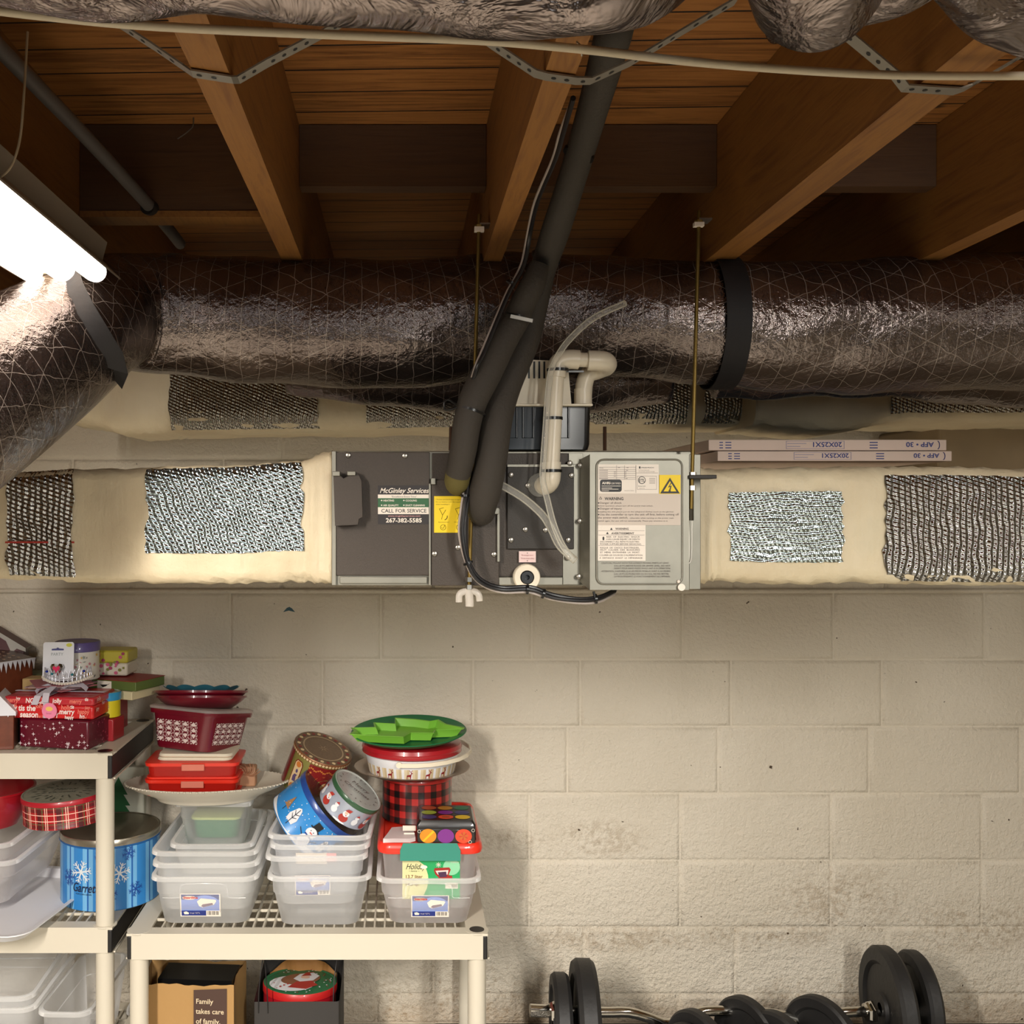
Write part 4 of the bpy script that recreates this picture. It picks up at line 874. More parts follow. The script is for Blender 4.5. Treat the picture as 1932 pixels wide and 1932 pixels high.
# ================================================================= SHELVING UNITS
def G(px, py, z):
    d = (CZ - z) * F / (py - 967); return Vector(((px - 757) * d / F, d, z))
def deck(par, x0, x1, y0, y1, zt, holes=((1, 0),), nm='shelf_deck', sk=.066):
    b = MB(); f = .042; zl = zt - .006
    b.box2((x0, y0, zl), (x1, y0 + f, zt), WHT); b.box2((x0, y1 - f, zl), (x1, y1, zt), WHT)
    b.box2((x0, y0 + f, zl), (x0 + f + .012, y1 - f, zt), WHT); b.box2((x1 - f - .012, y0 + f, zl), (x1, y1 - f, zt), WHT)
    b.box2((x0 + .012, y0 + .001, zt - sk), (x1 - .012, y0 + .006, zl), WHT); b.box2((x0 + .012, y1 - .006, zt - sk), (x1 - .012, y1 - .001, zl), WHT)
    xa = x0 + f + .012; xb = x1 - f - .012; n = int((xb - xa) / .0255)
    for i in range(1, n): x = xa + (xb - xa) * i / n; b.box2((x - .0022, y0 + f, zl - .004), (x + .0022, y1 - f, zt - .0005), WHT)
    for i in range(1, 6): y = y0 + f + (y1 - y0 - 2 * f) * i / 6; b.box2((xa, y - .002, zl - .002), (xb, y + .002, zt - .001), WHT)
    for x in (x0, x1):
        s_ = 1 if x == x0 else -1
        lo, hi = sorted((x + s_ * .002, x - s_ * .010)); b.box2((min(x, x - s_ * .004), y0 + .012, zt - sk - .003), (max(x, x - s_ * .004) + .001, y1 - .012, zt - sk + .001), WHT)
    for x in (x0, x1):
        for y in (y0 + .028, y1 - .028): b.lathe([(.0002, zt - .004), (.030, zt - .004), (.031, zt - .001), (.030, zt + .0005), (.0002, zt + .0005)], WHT, 24, c=((x + (.026 if x == x0 else -.026)), y, 0))
    o = b.build(nm, par, sharp=30)
    for x in (x0, x1):
        s_ = 1 if x == x0 else -1
        b = MB(); b.box2((min(x + s_ * .001, x + s_ * .013), y0 + .001, zt - sk), (max(x + s_ * .001, x + s_ * .013), y1 - .001, zl - .0005), SHB); b.build('dark_side_panel', o, bevel=.003)
    for hx, hy in holes:
        b = MB(); b.lathe([(.0002, zt + .0012), (.019, zt + .0012), (.019, zt)], BLKP, 24, c=((x1 - .026 if hx else x0 + .026), (y1 - .028 if hy else y0 + .028), 0)); b.build('leg_socket_hole', o)
    return o
def legs(par, x0, x1, y0, y1, spans):
    for x in (x0 + .026, x1 - .026):
        for y in (y0 + .028, y1 - .028):
            for za, zb_ in spans:
                b = MB(); b.cyl((x, y, za), (x, y, zb_), .0235, WHT, 24); b.build('leg', par)
ZT, ZM, ZB = CZ - .621, CZ - 1.07, .075
su = thing('shelving_unit', 'taller white plastic shelving unit at the left edge, loaded with holiday tins', 'shelf', (-1.2, 2.95, 0))
LX0, LX1, LY0, LY1 = -1.66, -.745, 2.705, 3.16
deck(su, LX0, LX1, LY0, LY1, ZT, ((1, 0), (1, 1))); deck(su, LX0, LX1, LY0, LY1, ZM, ()); deck(su, LX0, LX1, LY0, LY1, ZB, ())
legs(su, LX0, LX1, LY0, LY1, ((ZM, ZT - .03), (ZB, ZM - .03), (0, ZB - .03)))
sr = thing('shelving_unit', 'lower white plastic shelving unit in front of the wall, holding clear totes', 'shelf', (-.24, 2.9, 0))
RX0, RX1, RY0, RY1 = -.698, .220, 2.665, 3.13
deck(sr, RX0, RX1, RY0, RY1, ZM, ((1, 0),)); legs(sr, RX0, RX1, RY0, RY1, ((0, ZM - .03),))

# ================================================================= CONTAINER BUILDERS (local: base at z=0, front is -Y)
def tote(label, loc, rz, w0, d0, w1, d1, h, mat_=None, rimr=.0045, group=None, name='plastic_tote', cat='tote', feet=True, r=.035, step=True, rimm=None):
    m = mat_ or CLR; rimm = rimm or CRM_; t = thing(name, label, cat, loc, (0, 0, rz), group)
    b = MB(); zs_ = [(0, 0), (.004, .02), (.45, .55), (.62, .72), (.63, .86), (.97, .97), (1, 1)] if step else [(0, 0), (.004, .03), (.5, .5), (1, 1)]
    rg = [rrect(w0 + (w1 - w0) * f - .012 + (.0), d0 + (d1 - d0) * f - .012, r, z * h) for z, f in zs_]
    b.rings([rrect(w0 - .05, d0 - .05, r * .6, .001)] + rg, m, cap0=True, cap1=False); b.build('body', t, False)
    b = MB(); p = rrect(w1 - .002, d1 - .002, r * 1.1, h); o_ = rrect(w1 + .008, d1 + .008, r * 1.15, h - .002); q = rrect(w1 + .010, d1 + .010, r * 1.15, h - .011); i_ = rrect(w1 - .012, d1 - .012, r, h - .001)
    b.rings([i_, p, o_, q], rimm or m, cap0=False, cap1=False); b.build('rim', t, False); return t
def front_map(w, y0, y1, h0, h1):   # slanted front panel: returns mapping (x,z)->local point
    return lambda x, z: Vector((x, -(y0 + (y1 - y0) * (z - h0) / (h1 - h0)), z))
def rectm(mb, f, x0, z0, x1, z1, m, off=0): mb.poly([f(x, z) + Vector((0, -off, 0)) for x, z in ((x0, z0), (x1, z0), (x1, z1), (x0, z1))], m)
def polym(mb, f, pts, m, off=0): mb.poly([f(x, z) + Vector((0, -off, 0)) for x, z in pts], m)
def ell(cx, cz, rx, rz, n=18, a0=0, a1=6.2832, rot=0):
    o = []
    for k in range(n):
        a = a0 + (a1 - a0) * k / (n if a1 - a0 > 6.28 else n - 1); x, z = rx * math.cos(a), rz * math.sin(a); o.append((cx + x * math.cos(rot) - z * math.sin(rot), cz + x * math.sin(rot) + z * math.cos(rot)))
    return o
def tote_label(par, f, x, z, w=.072, h=.042, off=.0012):
    b = MB(); x0 = x - w / 2; z0 = z - h / 2
    R_ = lambda a, c, e, g, m, k: rectm(b, f, x0 + a * w, z0 + c * h, x0 + e * w, z0 + g * h, m, off + k * .0002)
    R_(0, 0, 1, 1, LABW, 0); R_(.03, .04, .97, .96, BLU, 1); R_(.03, .04, .64, .26, NAVY, 2); R_(.64, .04, .97, .26, LABW, 2)
    R_(.03, .74, .97, .96, NAVY, 2); polym(b, f, [(x0 + u * w, z0 + v * h) for u, v in ell(.62, .55, .36, .38, a0=0, a1=3.14)], BLU, off + .0006)
    polym(b, f, [(x0 + u * w, z0 + v * h) for u, v in ell(.23, .82, .17, .09)], LABW, off + .0008)
    for k in range(9): R_(.67 + k * .032, .07, .67 + k * .032 + (.018 if k % 3 else .01), .24, INK, 3)
    polym(b, f, [(x0 + u * w, z0 + v * h) for u, v in ((.42, .66), (.52, .80), (.88, .74), (.90, .68), (.84, .52), (.56, .40), (.47, .46))], LABW, off + .001)
    polym(b, f, [(x0 + u * w, z0 + v * h) for u, v in ((.52, .46), (.56, .54), (.80, .60), (.82, .52), (.57, .41))], K('photo_grey', '8E8088'), off + .0012)
    polym(b, f, [(x0 + u * w, z0 + v * h) for u, v in ((.10, .10), (.20, .10), (.22, .16), (.15, .23), (.08, .2))], LABW, off + .0008)
    mp = lambda a, c: f(x0 + .085 * w + a, z0 + .785 * h + c) + Vector((0, -off - .0011, 0))
    textmesh(b, 'Sterilite', h * .13, (0, 0, 0), K('logo_red', 'C8372C'), bold=.03, wide=w * 14, mapf=mp)
    mp2 = lambda a, c: f(x0 + .25 * w + a, z0 + .13 * h + c) + Vector((0, -off - .0011, 0))
    textmesh(b, '6 qt / 5,7 L', h * .09, (0, 0, 0), LABW, mapf=mp2)
    return b.build('product_label', par, False)
def basis(axis):
    z = Vector(axis).normalized(); y = Vector((0, 1, 0)); y = (y - z * y.dot(z)).normalized(); x = y.cross(z); return Matrix((x, y, z)).transposed().to_euler()
def tin(label, base, axis, r, h, body, lid, lh=.014, sx=1, name='round_tin', cat='tin', group=None, spin=0, lidtop=None, uv=True, rimw=.0016, dome=.0):
    e = basis(axis)
    if spin: e = (e.to_matrix() @ Matrix.Rotation(spin, 3, 'Z')).to_euler()
    t = thing(name, label, cat, base, e, group)
    b = MB(); b.lathe([(.0002, .0), (r - .002, 0), (r, .002), (r, .004), (r - .001, .006), (r - .001, h - lh)], body, 56, sx=sx, uvr=r if uv else None); b.build('tin_body', t, False)
    b = MB(); b.lathe([(r + .0003, h - lh), (r + rimw, h - lh + .001), (r + rimw, h - .002), (r, h)], lid, 56, sx=sx, uvr=None)
    b.lathe([(r, h), (r - .004, h + .0005), (r - .006, h - .0015), (.0002, h - .0015 + dome)], lidtop or lid, 56, sx=sx); lo = b.build('lid', t, False)
    return t, lo
def cmap(r, sx=1): return lambda u, v: Vector((r * sx * math.sin(u / r), -r * math.cos(u / r), v))
def cpoly(mb, r, pts, m, off=.0006, n=1):
    f = cmap(r + off); mb.poly([f(u, v) for u, v in pts], m)
def crect(mb, r, u0, v0, u1, v1, m, off=.0006, seg=8):
    f = cmap(r + off)
    for k in range(seg):
        a = u0 + (u1 - u0) * k / seg; c = u0 + (u1 - u0) * (k + 1) / seg; mb.poly([f(a, v0), f(c, v0), f(c, v1), f(a, v1)], m)
def boxthing(name, label, cat, loc, rz, w, d, h, m, bev=.004, group=None, lid=None, lidh=.02, topm=None, rx=0, ry=0):
    t = thing(name, label, cat, loc, (rx, ry, rz), group)
    hb = h - (lidh if lid else 0)
    b = MB(); b.box((0, 0, hb / 2), (w, d, hb), m); b.build('box_body', t, False, bevel=bev)
    if lid:
        b = MB(); b.box((0, 0, h - lidh / 2), (w + .003, d + .003, lidh), lid); b.build('lid', t, False, bevel=bev)
    return t
fw = lambda d: (lambda x, z: Vector((x, -d / 2 - .0008, z)))         # front face map
sw = lambda w: (lambda y, z: Vector((w / 2 + .0008, y, z)))           # right side map
tp = lambda z0: (lambda x, y: Vector((x, y, z0 + .0006)))

# ================================================================= RIGHT UNIT: left column
def stack_totes(x, yc, items):
    out = []
    for lb, z, dx, rz, w0, d0, w1, d1, h in items: out.append(tote(lb, (x + dx, yc, z), rz, w0, d0, w1, d1, h, group='nested clear totes'))
    return out
yc = RY0 + .245
a1, a2, a3, a4 = stack_totes(-.512, yc, [('bottom clear tote in the left stack on the lower shelving unit, with a blue label', ZM, 0, 0, .235, .36, .272, .40, .128),
    ('clear tote nested second in the left stack on the lower shelving unit', ZM + .036, .001, .01, .235, .36, .270, .40, .128),
    ('clear tote nested third in the left stack on the lower shelving unit', ZM + .066, .002, -.012, .235, .36, .270, .40, .128),
    ('smaller clear bin set inside the top of the left tote stack', ZM + .118, .012, .01, .18, .30, .215, .335, .085)])
fm = front_map(0, .174, .194, 0, .128); tote_a, fm_a = a1, fm
tote_label(a1, fm, -.010, .050, .105, .063)
gt = thing('green_container', 'green plastic container seen through the small clear box in the left stack', 'container', (-.520, 2.99, .640))
b = MB(); b.rings([rrect(.115, .10, .02, 0), rrect(.13, .115, .02, .055)], GRNC, cap1=False); b.build('body', gt, False)
b = MB(); b.rings([rrect(.138, .122, .02, .052), rrect(.138, .122, .02, .058), rrect(.11, .10, .02, .06)], K('yellow_green_lid', 'C9D48C', .5)); b.build('lid', gt, False)
sb = tote('small clear box holding a green container, under the white platter', (-.520, 2.985, .626), 0, .170, .15, .20, .18, .124, r=.015)
# white platter
pt_ = thing('serving_platter', 'white oval platter with a beaded rim, under the red boxes', 'platter', (-.540, 2.93, .752), (0, 0, R(5)))
b = MB(); prof = [(.0002, 0), (.60, 0), (.62, .005), (.66, .012), (.90, .034), (.985, .046), (1.0, .048), (.985, .051), (.90, .040), (.66, .028), (.6, .026), (.0002, .026)]
b.lathe([(r_, z_ * 1.0) for r_, z_ in prof], WHT, 72, sx=.226, sy=.125); b.build('dish', pt_, False)
b = MB()
for k in range(84):
    a = 2 * math.pi * k / 84; b.lathe([(.0002, -.003), (.0032, -.0015), (.0038, 0), (.0032, .002), (.0002, .003)], WHT, 6, c=(.226 * math.cos(a), .125 * math.sin(a), .0490))
b.build('beaded_edge', pt_, False)['kind'] = 'stuff'
def redbox(label, z, rz, x=-.572):
    t = thing('lidded_container', label, 'container', (x, 2.935, z), (0, 0, rz), 'red lidded containers on the platter')
    b = MB(); b.rings([rrect(.235, .15, .018, 0), rrect(.245, .158, .02, .036)], REDC); b.build('body', t, False)
    b = MB(); b.rings([rrect(.255, .168, .02, .034), rrect(.258, .17, .02, .043), rrect(.24, .15, .02, .045)], RED); b.build('lid', t, False)
    b = MB(); b.rings([rrect(.250, .160, .02, -.001), rrect(.250, .160, .02, .004)], RED); b.build('base_rim', t, False)
    b = MB(); b.box((.005, -.0875, .032), (.062, .004, .018), K('latch_salmon', 'D87A66', .5)); b.build('latch', t, False, bevel=.0015); return t
redbox('red clear-sided lidded container, lower of two on the white platter', .7795, 0); redbox('red clear-sided lidded container, upper of two on the white platter', .8258, .02)
for i, (z, lb) in enumerate(((.8715, 'cream lid lying on the upper red container, lower of two'), (.882, 'cream lid under the maroon basket tote, upper of two'))):
    b = MB(); b.rings([rrect(.20, .14, .02, 0), rrect(.205, .145, .02, .003), rrect(.20, .14, .02, .009), rrect(.18, .12, .02, .010)], CREAM)
    o = b.build('container_lid', None); o.location = (-.565 + .003 * i, 2.935, z); o.rotation_euler = (0, 0, -.02); tag(o, lb, 'lid', 'cream lids on the red containers')
# maroon basket
mt = thing('storage_basket', 'maroon plastic tub with white snowflake motifs and a clear lid', 'tub', (-.572, 2.960, .886), (R(-9), 0, R(-27)))
b = MB(); w0, d0, w1, d1, hh = .175, .175, .21, .205, .105
b.rings([rrect(w0, d0, .03, 0), rrect(w0 + .004, d0 + .004, .03, .006), rrect(w1, d1, .032, hh)], MAR, cap1=False); b.build('tub_body', mt, False)
b = MB(); b.rings([rrect(w1 + .012, d1 + .012, .034, hh - .012), rrect(w1 + .016, d1 + .016, .036, hh - .004), rrect(w1 + .016, d1 + .016, .036, hh)], MAR, cap0=False, cap1=False); b.build('tub_rim', mt, False)
b = MB(); b.rings([rrect(w1 + .019, d1 + .019, .036, hh + .0005), rrect(w1 + .019, d1 + .019, .036, hh + .007), rrect(w1 + .008, d1 + .008, .036, hh + .010)], LIDC, cap0=True); b.build('clear_lid', mt, False)
b = MB(); PW = K('print_white', 'E8D8D4', .5)
def motif(mb, f, x, z, s_, m, off=0):
    for dz in (.9, .3, -.3, -.9):
        sg = 1 if dz > 0 else -1
        polym(mb, f, [(x - .32 * s_, z + dz * s_ - sg * .1 * s_), (x, z + dz * s_ + sg * .28 * s_), (x + .32 * s_, z + dz * s_ - sg * .1 * s_), (x, z + dz * s_ - sg * .22 * s_)], m, off)
    for sg in (-1, 1):
        for dz in (1.0, .62, .2, -.2, -.62, -1.0):
            pts = ell(x + sg * .34 * s_, z + dz * s_, .16 * s_, .18 * s_, 10); q = ell(x + sg * .34 * s_, z + dz * s_, .09 * s_, .11 * s_, 10)
            for k in range(10):
                if (k + int(dz * 5)) % 5 == 0: continue
                polym(mb, f, [pts[k], pts[(k + 1) % 10], q[(k + 1) % 10], q[k]], m, off)
ff = lambda x, z: Vector((x, -(d0 / 2 + (d1 - d0) / 2 * z / hh) - .0022, z)); fs_ = lambda x, z: Vector(((w0 / 2 + (w1 - w0) / 2 * z / hh) + .0022, x, z))
for k in range(5): motif(b, ff, -.062 + k * .0285, .048, .0255, PW)
for k in range(5): motif(b, fs_, -.052 + k * .026, .048, .0255, PW)
b.build('white_print', mt, False)
def bowl(label, z, r, h, m, loc, rimh=.006, group=None, name='bowl', cat='bowl', rx=0):
    t = thing(name, label, cat, loc + (z,), (rx, 0, 0), group)
    b = MB(); b.lathe([(.0002, 0), (r * .7, 0), (r * .93, h * .55), (r, h - rimh), (r + .004, h - rimh), (r + .004, h), (r - .002, h), (r * .9, h * .6), (r * .66, .004), (.0002, .004)], m, 56); b.build('bowl', t, False); return t
bowl('maroon round dish, lower of the pair on the maroon tub', 0.9965, .122, .034, MAR, (-.566, 2.975), group='maroon dishes', rx=R(-10)); bowl('maroon round dish nested upper in the pair, under the teal scalloped plate', 1.0145, .127, .030, MAR, (-.568, 2.978), group='maroon dishes', rx=R(-10))
tp_ = thing('scalloped_plate', 'teal plate with a scalloped edge on top of the maroon dishes', 'plate', (-.568, 2.982, 1.036), (R(-11), 0, 0))
b = MB(); rg = []
for r_, z_ in ((.05, 0), (.075, .001), (.098, .013), (.104, .016), (.098, .0155), (.074, .004), (.05, .003)):
    rg.append([Vector((r_ * (1 + .045 * abs(math.sin(6 * a)) * (r_ > .09)) * math.cos(a), r_ * (1 + .045 * abs(math.sin(6 * a)) * (r_ > .09)) * math.sin(a), z_ + .006 * abs(math.sin(6 * a)) * (r_ > .09))) for a in [2 * math.pi * j / 96 for j in range(96)]])
b.rings(rg, TEAL2); b.build('plate', tp_, False)
rf = thing('raffia_packet', 'small packet tied with brown raffia beside the red containers', 'packet', (-.435, 2.97, .779))
b = MB(); b.box((0, 0, .028), (.05, .04, .056), K('tan_packet', 'BC8E6C', .6)); b.build('packet', rf, False, bevel=.004)
b = MB()
for k in range(9): a = random.uniform(-.3, 3.3); b.tube([Vector((0, -.022, .034)), Vector((.02 * math.cos(a), -.03, .034 + .016 * math.sin(a))), Vector((.042 * math.cos(a + .4), -.026, .034 + .034 * math.sin(a + .4)))], .0012, K('raffia', 'A87858', .7), 5)
b.build('raffia_bow', rf, False)

# ================================================================= middle column
XM = -.213
m1, m2, m3, m4 = stack_totes(XM, yc - .01, [('bottom clear tote in the middle stack on the lower shelving unit', ZM, .0, 0, .215, .36, .262, .40, .132),
    ('second clear tote in the middle stack, its blue label seen through the one below', ZM + .050, -.012, .03, .205, .34, .258, .395, .134),
    ('third clear tote nested in the middle stack', ZM + .082, .004, -.02, .205, .34, .252, .39, .13),
    ('top clear tote in the middle stack, holding the tilted snowman tin', ZM + .108, .008, -.05, .205, .34, .262, .395, .13)])
fm2 = front_map(0, .164, .192, 0, .134)
tote_label(m2, fm2, -.010, .052, .092, .056)
b = MB(); rectm(b, fm2, -.06, .078, .02, .108, K('faded_label', 'C8C0B8', .6), .0015); rectm(b, fm2, .02, .085, .045, .108, K('faded_label_red', 'D8A8A8', .6), .0016); b.build('faded_label', m3, False)
# snowman tin
SNB = K('snow_blue', '2C86CC', .3, coat=.4); SNW = K('snow_white', 'E4E4E8', .35); RIMB = K('rim_blue', '24468E', .3, coat=.3); MIR = K('lid_metal', '8A8880', .2, .9)
ax = Vector((.76, -.10, .64)).normalized(); r_ = .108
base = P(588, 1543, 2.88) - ax * .045
t1, l1_ = tin('blue tin with a snowman in a black hat, lying tilted in the middle tote', base, ax, r_, .118, SNB, RIMB, .018, lidtop=MIR)
b = MB()
def cp_(pts, m, off=.0008): cpoly(b, r_, pts, m, off)
# local v axis runs along the tin; the scene on it is drawn upright with respect to the tin (up = +v)
f_ = cmap(r_ + .0009)
g0 = []
for k in range(40):
    a = -.16 + .34 * k / 40; c = a + .34 / 40
    h0 = .014 + .008 * math.sin(a * 26); h1 = .014 + .008 * math.sin(c * 26); b.poly([f_(a, .004), f_(c, .004), f_(c, h1), f_(a, h0)], SNW)
def snowman(u, v, s_):
    cp_(ell(u, v, .018 * s_, .019 * s_, 20), SNW, .0012); cp_(ell(u, v + .030 * s_, .017 * s_, .016 * s_, 20), SNW, .0014)
    cp_([(u - .017 * s_, v + .044 * s_), (u + .017 * s_, v + .040 * s_), (u + .018 * s_, v + .043 * s_), (u + .011 * s_, v + .045 * s_), (u + .013 * s_, v + .066 * s_), (u - .009 * s_, v + .068 * s_), (u - .011 * s_, v + .047 * s_), (u - .017 * s_, v + .048 * s_)], INK, .0018)
    cp_([(u - .004 * s_, v + .031 * s_), (u - .004 * s_, v + .027 * s_), (u + .013 * s_, v + .028 * s_)], K('carrot', 'D85038'), .0018)
    cp_(ell(u - .006 * s_, v + .035 * s_, .0015 * s_, .0018 * s_, 6), INK, .0018); cp_(ell(u + .004 * s_, v + .035 * s_, .0015 * s_, .0018 * s_, 6), INK, .0018)
    cp_([(u - .014 * s_, v + .017 * s_), (u + .012 * s_, v + .014 * s_), (u + .012 * s_, v + .018 * s_), (u - .013 * s_, v + .021 * s_)], RIMB, .0019)
    for sg in (-1, 1): cp_([(u + sg * .016 * s_, v + .006 * s_), (u + sg * .034 * s_, v + .018 * s_), (u + sg * .033 * s_, v + .020 * s_), (u + sg * .016 * s_, v + .009 * s_)], K('twig', '2A2A38'), .0016)
snowman(.012, .028, .95); snowman(.10, .028, .8)
tw = K('twig', '2A2A38')
for u, v, s_ in ((-.052, .026, 1.0), (.065, .03, .8)):
    cp_([(u - .012 * s_, v), (u + .012 * s_, v), (u + .016 * s_, v + .018 * s_), (u + .006 * s_, v + .046 * s_), (u, v + .05 * s_), (u - .008 * s_, v + .044 * s_), (u - .016 * s_, v + .016 * s_)], SNW, .0012)
    cp_([(u - .001, v - .01), (u + .001, v - .01), (u + .001, v + .045 * s_), (u - .001, v + .045 * s_)], tw, .0015)
    for dv in (.012, .024): 
        for sg in (-1, 1): cp_([(u, v + dv), (u + sg * .010, v + dv + .009), (u + sg * .010, v + dv + .011), (u, v + dv + .003)], tw, .0015)
u, v = -.092, .04; br = K('pine_brown', 'A07850')
for k in range(4): cp_([(u - .014 + k * .003, v + k * .008), (u + .014 - k * .003, v + k * .008), (u, v + .014 + k * .008)], br, .0011 + k * .0002)
cp_([(u - .001, v - .014), (u + .001, v - .014), (u + .001, v), (u - .001, v)], tw, .0012)
rs = random.Random(3)
for k in range(70): cp_(ell(rs.uniform(-.15, .15), rs.uniform(.022, .098), .0014, .0014, 6), SNW, .001)
b.build('snow_scene', t1, False)
# santa tin
ax2 = Vector((.60, -.20, .77)).normalized(); r2_ = .0745; base2 = P(658, 1511, 2.80) - ax2 * .030
SLV = K('santa_grey', 'A9B0C0', .3, .3, coat=.3); GRIM = K('rim_green', '2E5238', .3, coat=.3); SLID = K('santa_lid', 'C4C8C4', .3, .4)
t2, l2_ = tin('small grey tin with red Santas and green-rimmed lid, leaning on the snowman tin', base2, ax2, r2_, .072, SLV, GRIM, .014, lidtop=SLID)
b = MB(); SR = K('santa_red', 'A8342C'); SP = K('santa_skin', 'E8B8A0')
for k in range(9):
    u = -.13 + k * .034; v = .014 + (k % 2) * .004
    if k % 2: cpoly(b, r2_, ell(u, v + .004, .009, .010, 14), SNW, .001); cpoly(b, r2_, ell(u, v + .018, .006, .006, 12), SNW, .0012); cpoly(b, r2_, ell(u - .002, v + .019, .0008, .0008, 6), INK, .0016); cpoly(b, r2_, [(u - .006, v + .021), (u + .006, v + .021), (u + .002, v + .028)], SR, .0015)
    else: cpoly(b, r2_, ell(u, v + .004, .013, .012, 14), SR, .001); cpoly(b, r2_, ell(u, v + .018, .009, .009, 12), SNW, .0012); cpoly(b, r2_, ell(u, v + .021, .005, .004, 10), SP, .0015); cpoly(b, r2_, [(u - .007, v + .025), (u + .007, v + .025), (u + .011, v + .035), (u - .001, v + .033)], SR, .0017)
cpoly(b, r2_, [(u_, v_) for u_, v_ in ((-.11, .002), (.11, .002), (.11, .006), (-.11, .006))][:0] or ell(0, .004, .02, .003, 10), SNW, .0008)
b.build('printed_figures', t2, False)
b = MB(); LD = K('lid_print', '5A4A48', .5)
for s_, y, sz in (('Merry', .016, .022), ('Christmas', -.012, .020)): textmesh(b, s_, sz, (-.026 if y > 0 else -.046, y - .004, .0732), LD, M=Matrix.Identity(3), shear=.4)
for k in range(20): a = k * .314; b.poly([Vector((.056 * math.cos(a + q), .056 * math.sin(a + q), .0732)) * 1 + Vector((rr3 * math.cos(a * 3), rr3 * math.sin(a * 3), 0)) for q, rr3 in ((0, 0), (.08, .0), (.05, .008))], LD)
b.build('lid_print', l2_, False)
# ornate tin
ax3 = Vector((.34, -.26, .90)).normalized(); r3_ = .083; base3 = P(584, 1481, 2.99) - ax3 * .004
OLV = K('olive_tin', '8E8A4A', .35, .3, coat=.3); OR_ = K('ornate_red', '7E1A1A', .35, coat=.3); CRM = K('tin_cream', 'D8BE92', .4); LBR = K('lid_brown', '7A6450', .4, .3, var=.1, vscale=200)
t3, l3_ = tin('tall ornate tin with cream and red panels and brown lid, behind the snowman tin', base3, ax3, r3_, .128, OLV, K('lid_band', '8A5A3A', .35, .3), .012, lidtop=LBR)
b = MB(); OG = K('ornate_orange', 'C87838', .4)
crect(b, r3_, -.02, .004, .12, .114, OR_, .0006, 16); crect(b, r3_, -.14, .004, -.085, .114, OR_, .0006, 8)
def panel_(u, v, w_, h_):
    q = [(u - w_, v - h_ * .8), (u - w_ * .6, v - h_), (u + w_ * .6, v - h_), (u + w_, v - h_ * .8), (u + w_, v + h_ * .8), (u + w_ * .6, v + h_), (u - w_ * .6, v + h_), (u - w_, v + h_ * .8)]
    cpoly(b, r3_, q, OR_, .001); cpoly(b, r3_, [(u + (a - u) * .86, v + (c - v) * .95) for a, c in q], CRM, .0014)
    cpoly(b, r3_, ell(u, v + h_ * .75, w_ * .6, w_ * .6, 12), OG, .0018); cpoly(b, r3_, ell(u, v - h_ * .75, w_ * .6, w_ * .6, 12), OG, .0018)
    cpoly(b, r3_, [(u - .005, v - .02), (u + .006, v - .018), (u + .004, v - .002), (u + .007, v + .004), (u - .003, v + .003), (u - .007, v - .006)], K('print_purple', '5A4A72'), .0018); cpoly(b, r3_, ell(u + .001, v + .014, .004, .006, 10), K('print_purple', '5A4A72'), .0018)
panel_(-.052, .058, .0145, .046)
cpoly(b, r3_, [(.0, .02), (.02, .008), (.06, .008), (.08, .02), (.085, .05), (.07, .078), (.05, .09), (.03, .088), (.01, .078), (-.004, .055)], OG, .001)
cpoly(b, r3_, [(.008, .022), (.025, .013), (.055, .013), (.072, .024), (.076, .05), (.062, .072), (.04, .08), (.018, .07), (.005, .052)], OLV, .0016)
for u, v, s_ in ((.03, .045, .016), (.052, .040, .014), (.042, .058, .012)): cpoly(b, r3_, ell(u, v, s_, s_ * .9, 14), CRM, .002); cpoly(b, r3_, ell(u, v + s_ * .3, s_ * .4, s_ * .5, 8), OG, .0024)
for k in range(26):
    u = -.018 + k * .0052; cpoly(b, r3_, ell(u, .101 + .003 * math.sin(k * 1.3), .0026, .0026, 8), OG, .0012)
for k in range(14): cpoly(b, r3_, ell(-.012 + .002 * math.sin(k * 2), .012 + k * .006, .003, .003, 8), OG, .0012)
for k in range(30):
    u = -.14 + k * .0098; crp = .0985; f9 = cmap(r3_ + .0024); b.poly([f9(a, c) for a, c in ell(u, .121, .004, .0035, 8)], CRM)
b.build('painted_panels', t3, False)
b = MB()
for k in range(26): a = k * 2 * math.pi / 26; b.poly([Vector((.072 * math.cos(a) + .006 * math.cos(q), .072 * math.sin(a) + .006 * math.sin(q), .1275)) for q in [j * 1.0472 for j in range(6)]], (CRM, OR_)[k % 2])
b.lathe([(.060, .1272), (.056, .1272)], K('lid_ring', 'A89070', .4), 40)
for k in range(6): b.poly([Vector(((.014 * (j % 2) + .004) * math.cos(k * 1.047 + j * .35), (.014 * (j % 2) + .004) * math.sin(k * 1.047 + j * .35), .1274)) for j in range(3)], K('lid_ring', 'A89070', .4))
b.build('lid_ornament', l3_, False)

# ================================================================= right column
XR_ = .072
n1 = tote_n = tote('bottom clear tote in the right stack, labelled, under the red-lidded box', (XR_, yc, ZM), 0, .215, .36, .265, .40, .124)
fm3 = front_map(0, .174, .194, 0, .124); tote_label(n1, fm3, .003, .047, .098, .060)
hb = thing('latching_box', 'clear box with red lid, green latch and a green holiday label', 'box', (XR_ + .003, yc + .01, ZM + .035))
b = MB(); b.rings([rrect(.215, .345, .03, 0), rrect(.222, .352, .03, .004), rrect(.248, .378, .03, .145), rrect(.256, .386, .03, .147), rrect(.258, .388, .03, .160)], CLR, cap1=False); b.build('box_body', hb, False)
b = MB(); b.rings([rrect(.272, .402, .034, .150), rrect(.276, .406, .034, .158), rrect(.272, .402, .034, .170), rrect(.262, .392, .032, .176), rrect(.245, .375, .03, .176), rrect(.240, .370, .03, .172)], RED, cap1=True); rl_ = b.build('red_lid', hb, False)
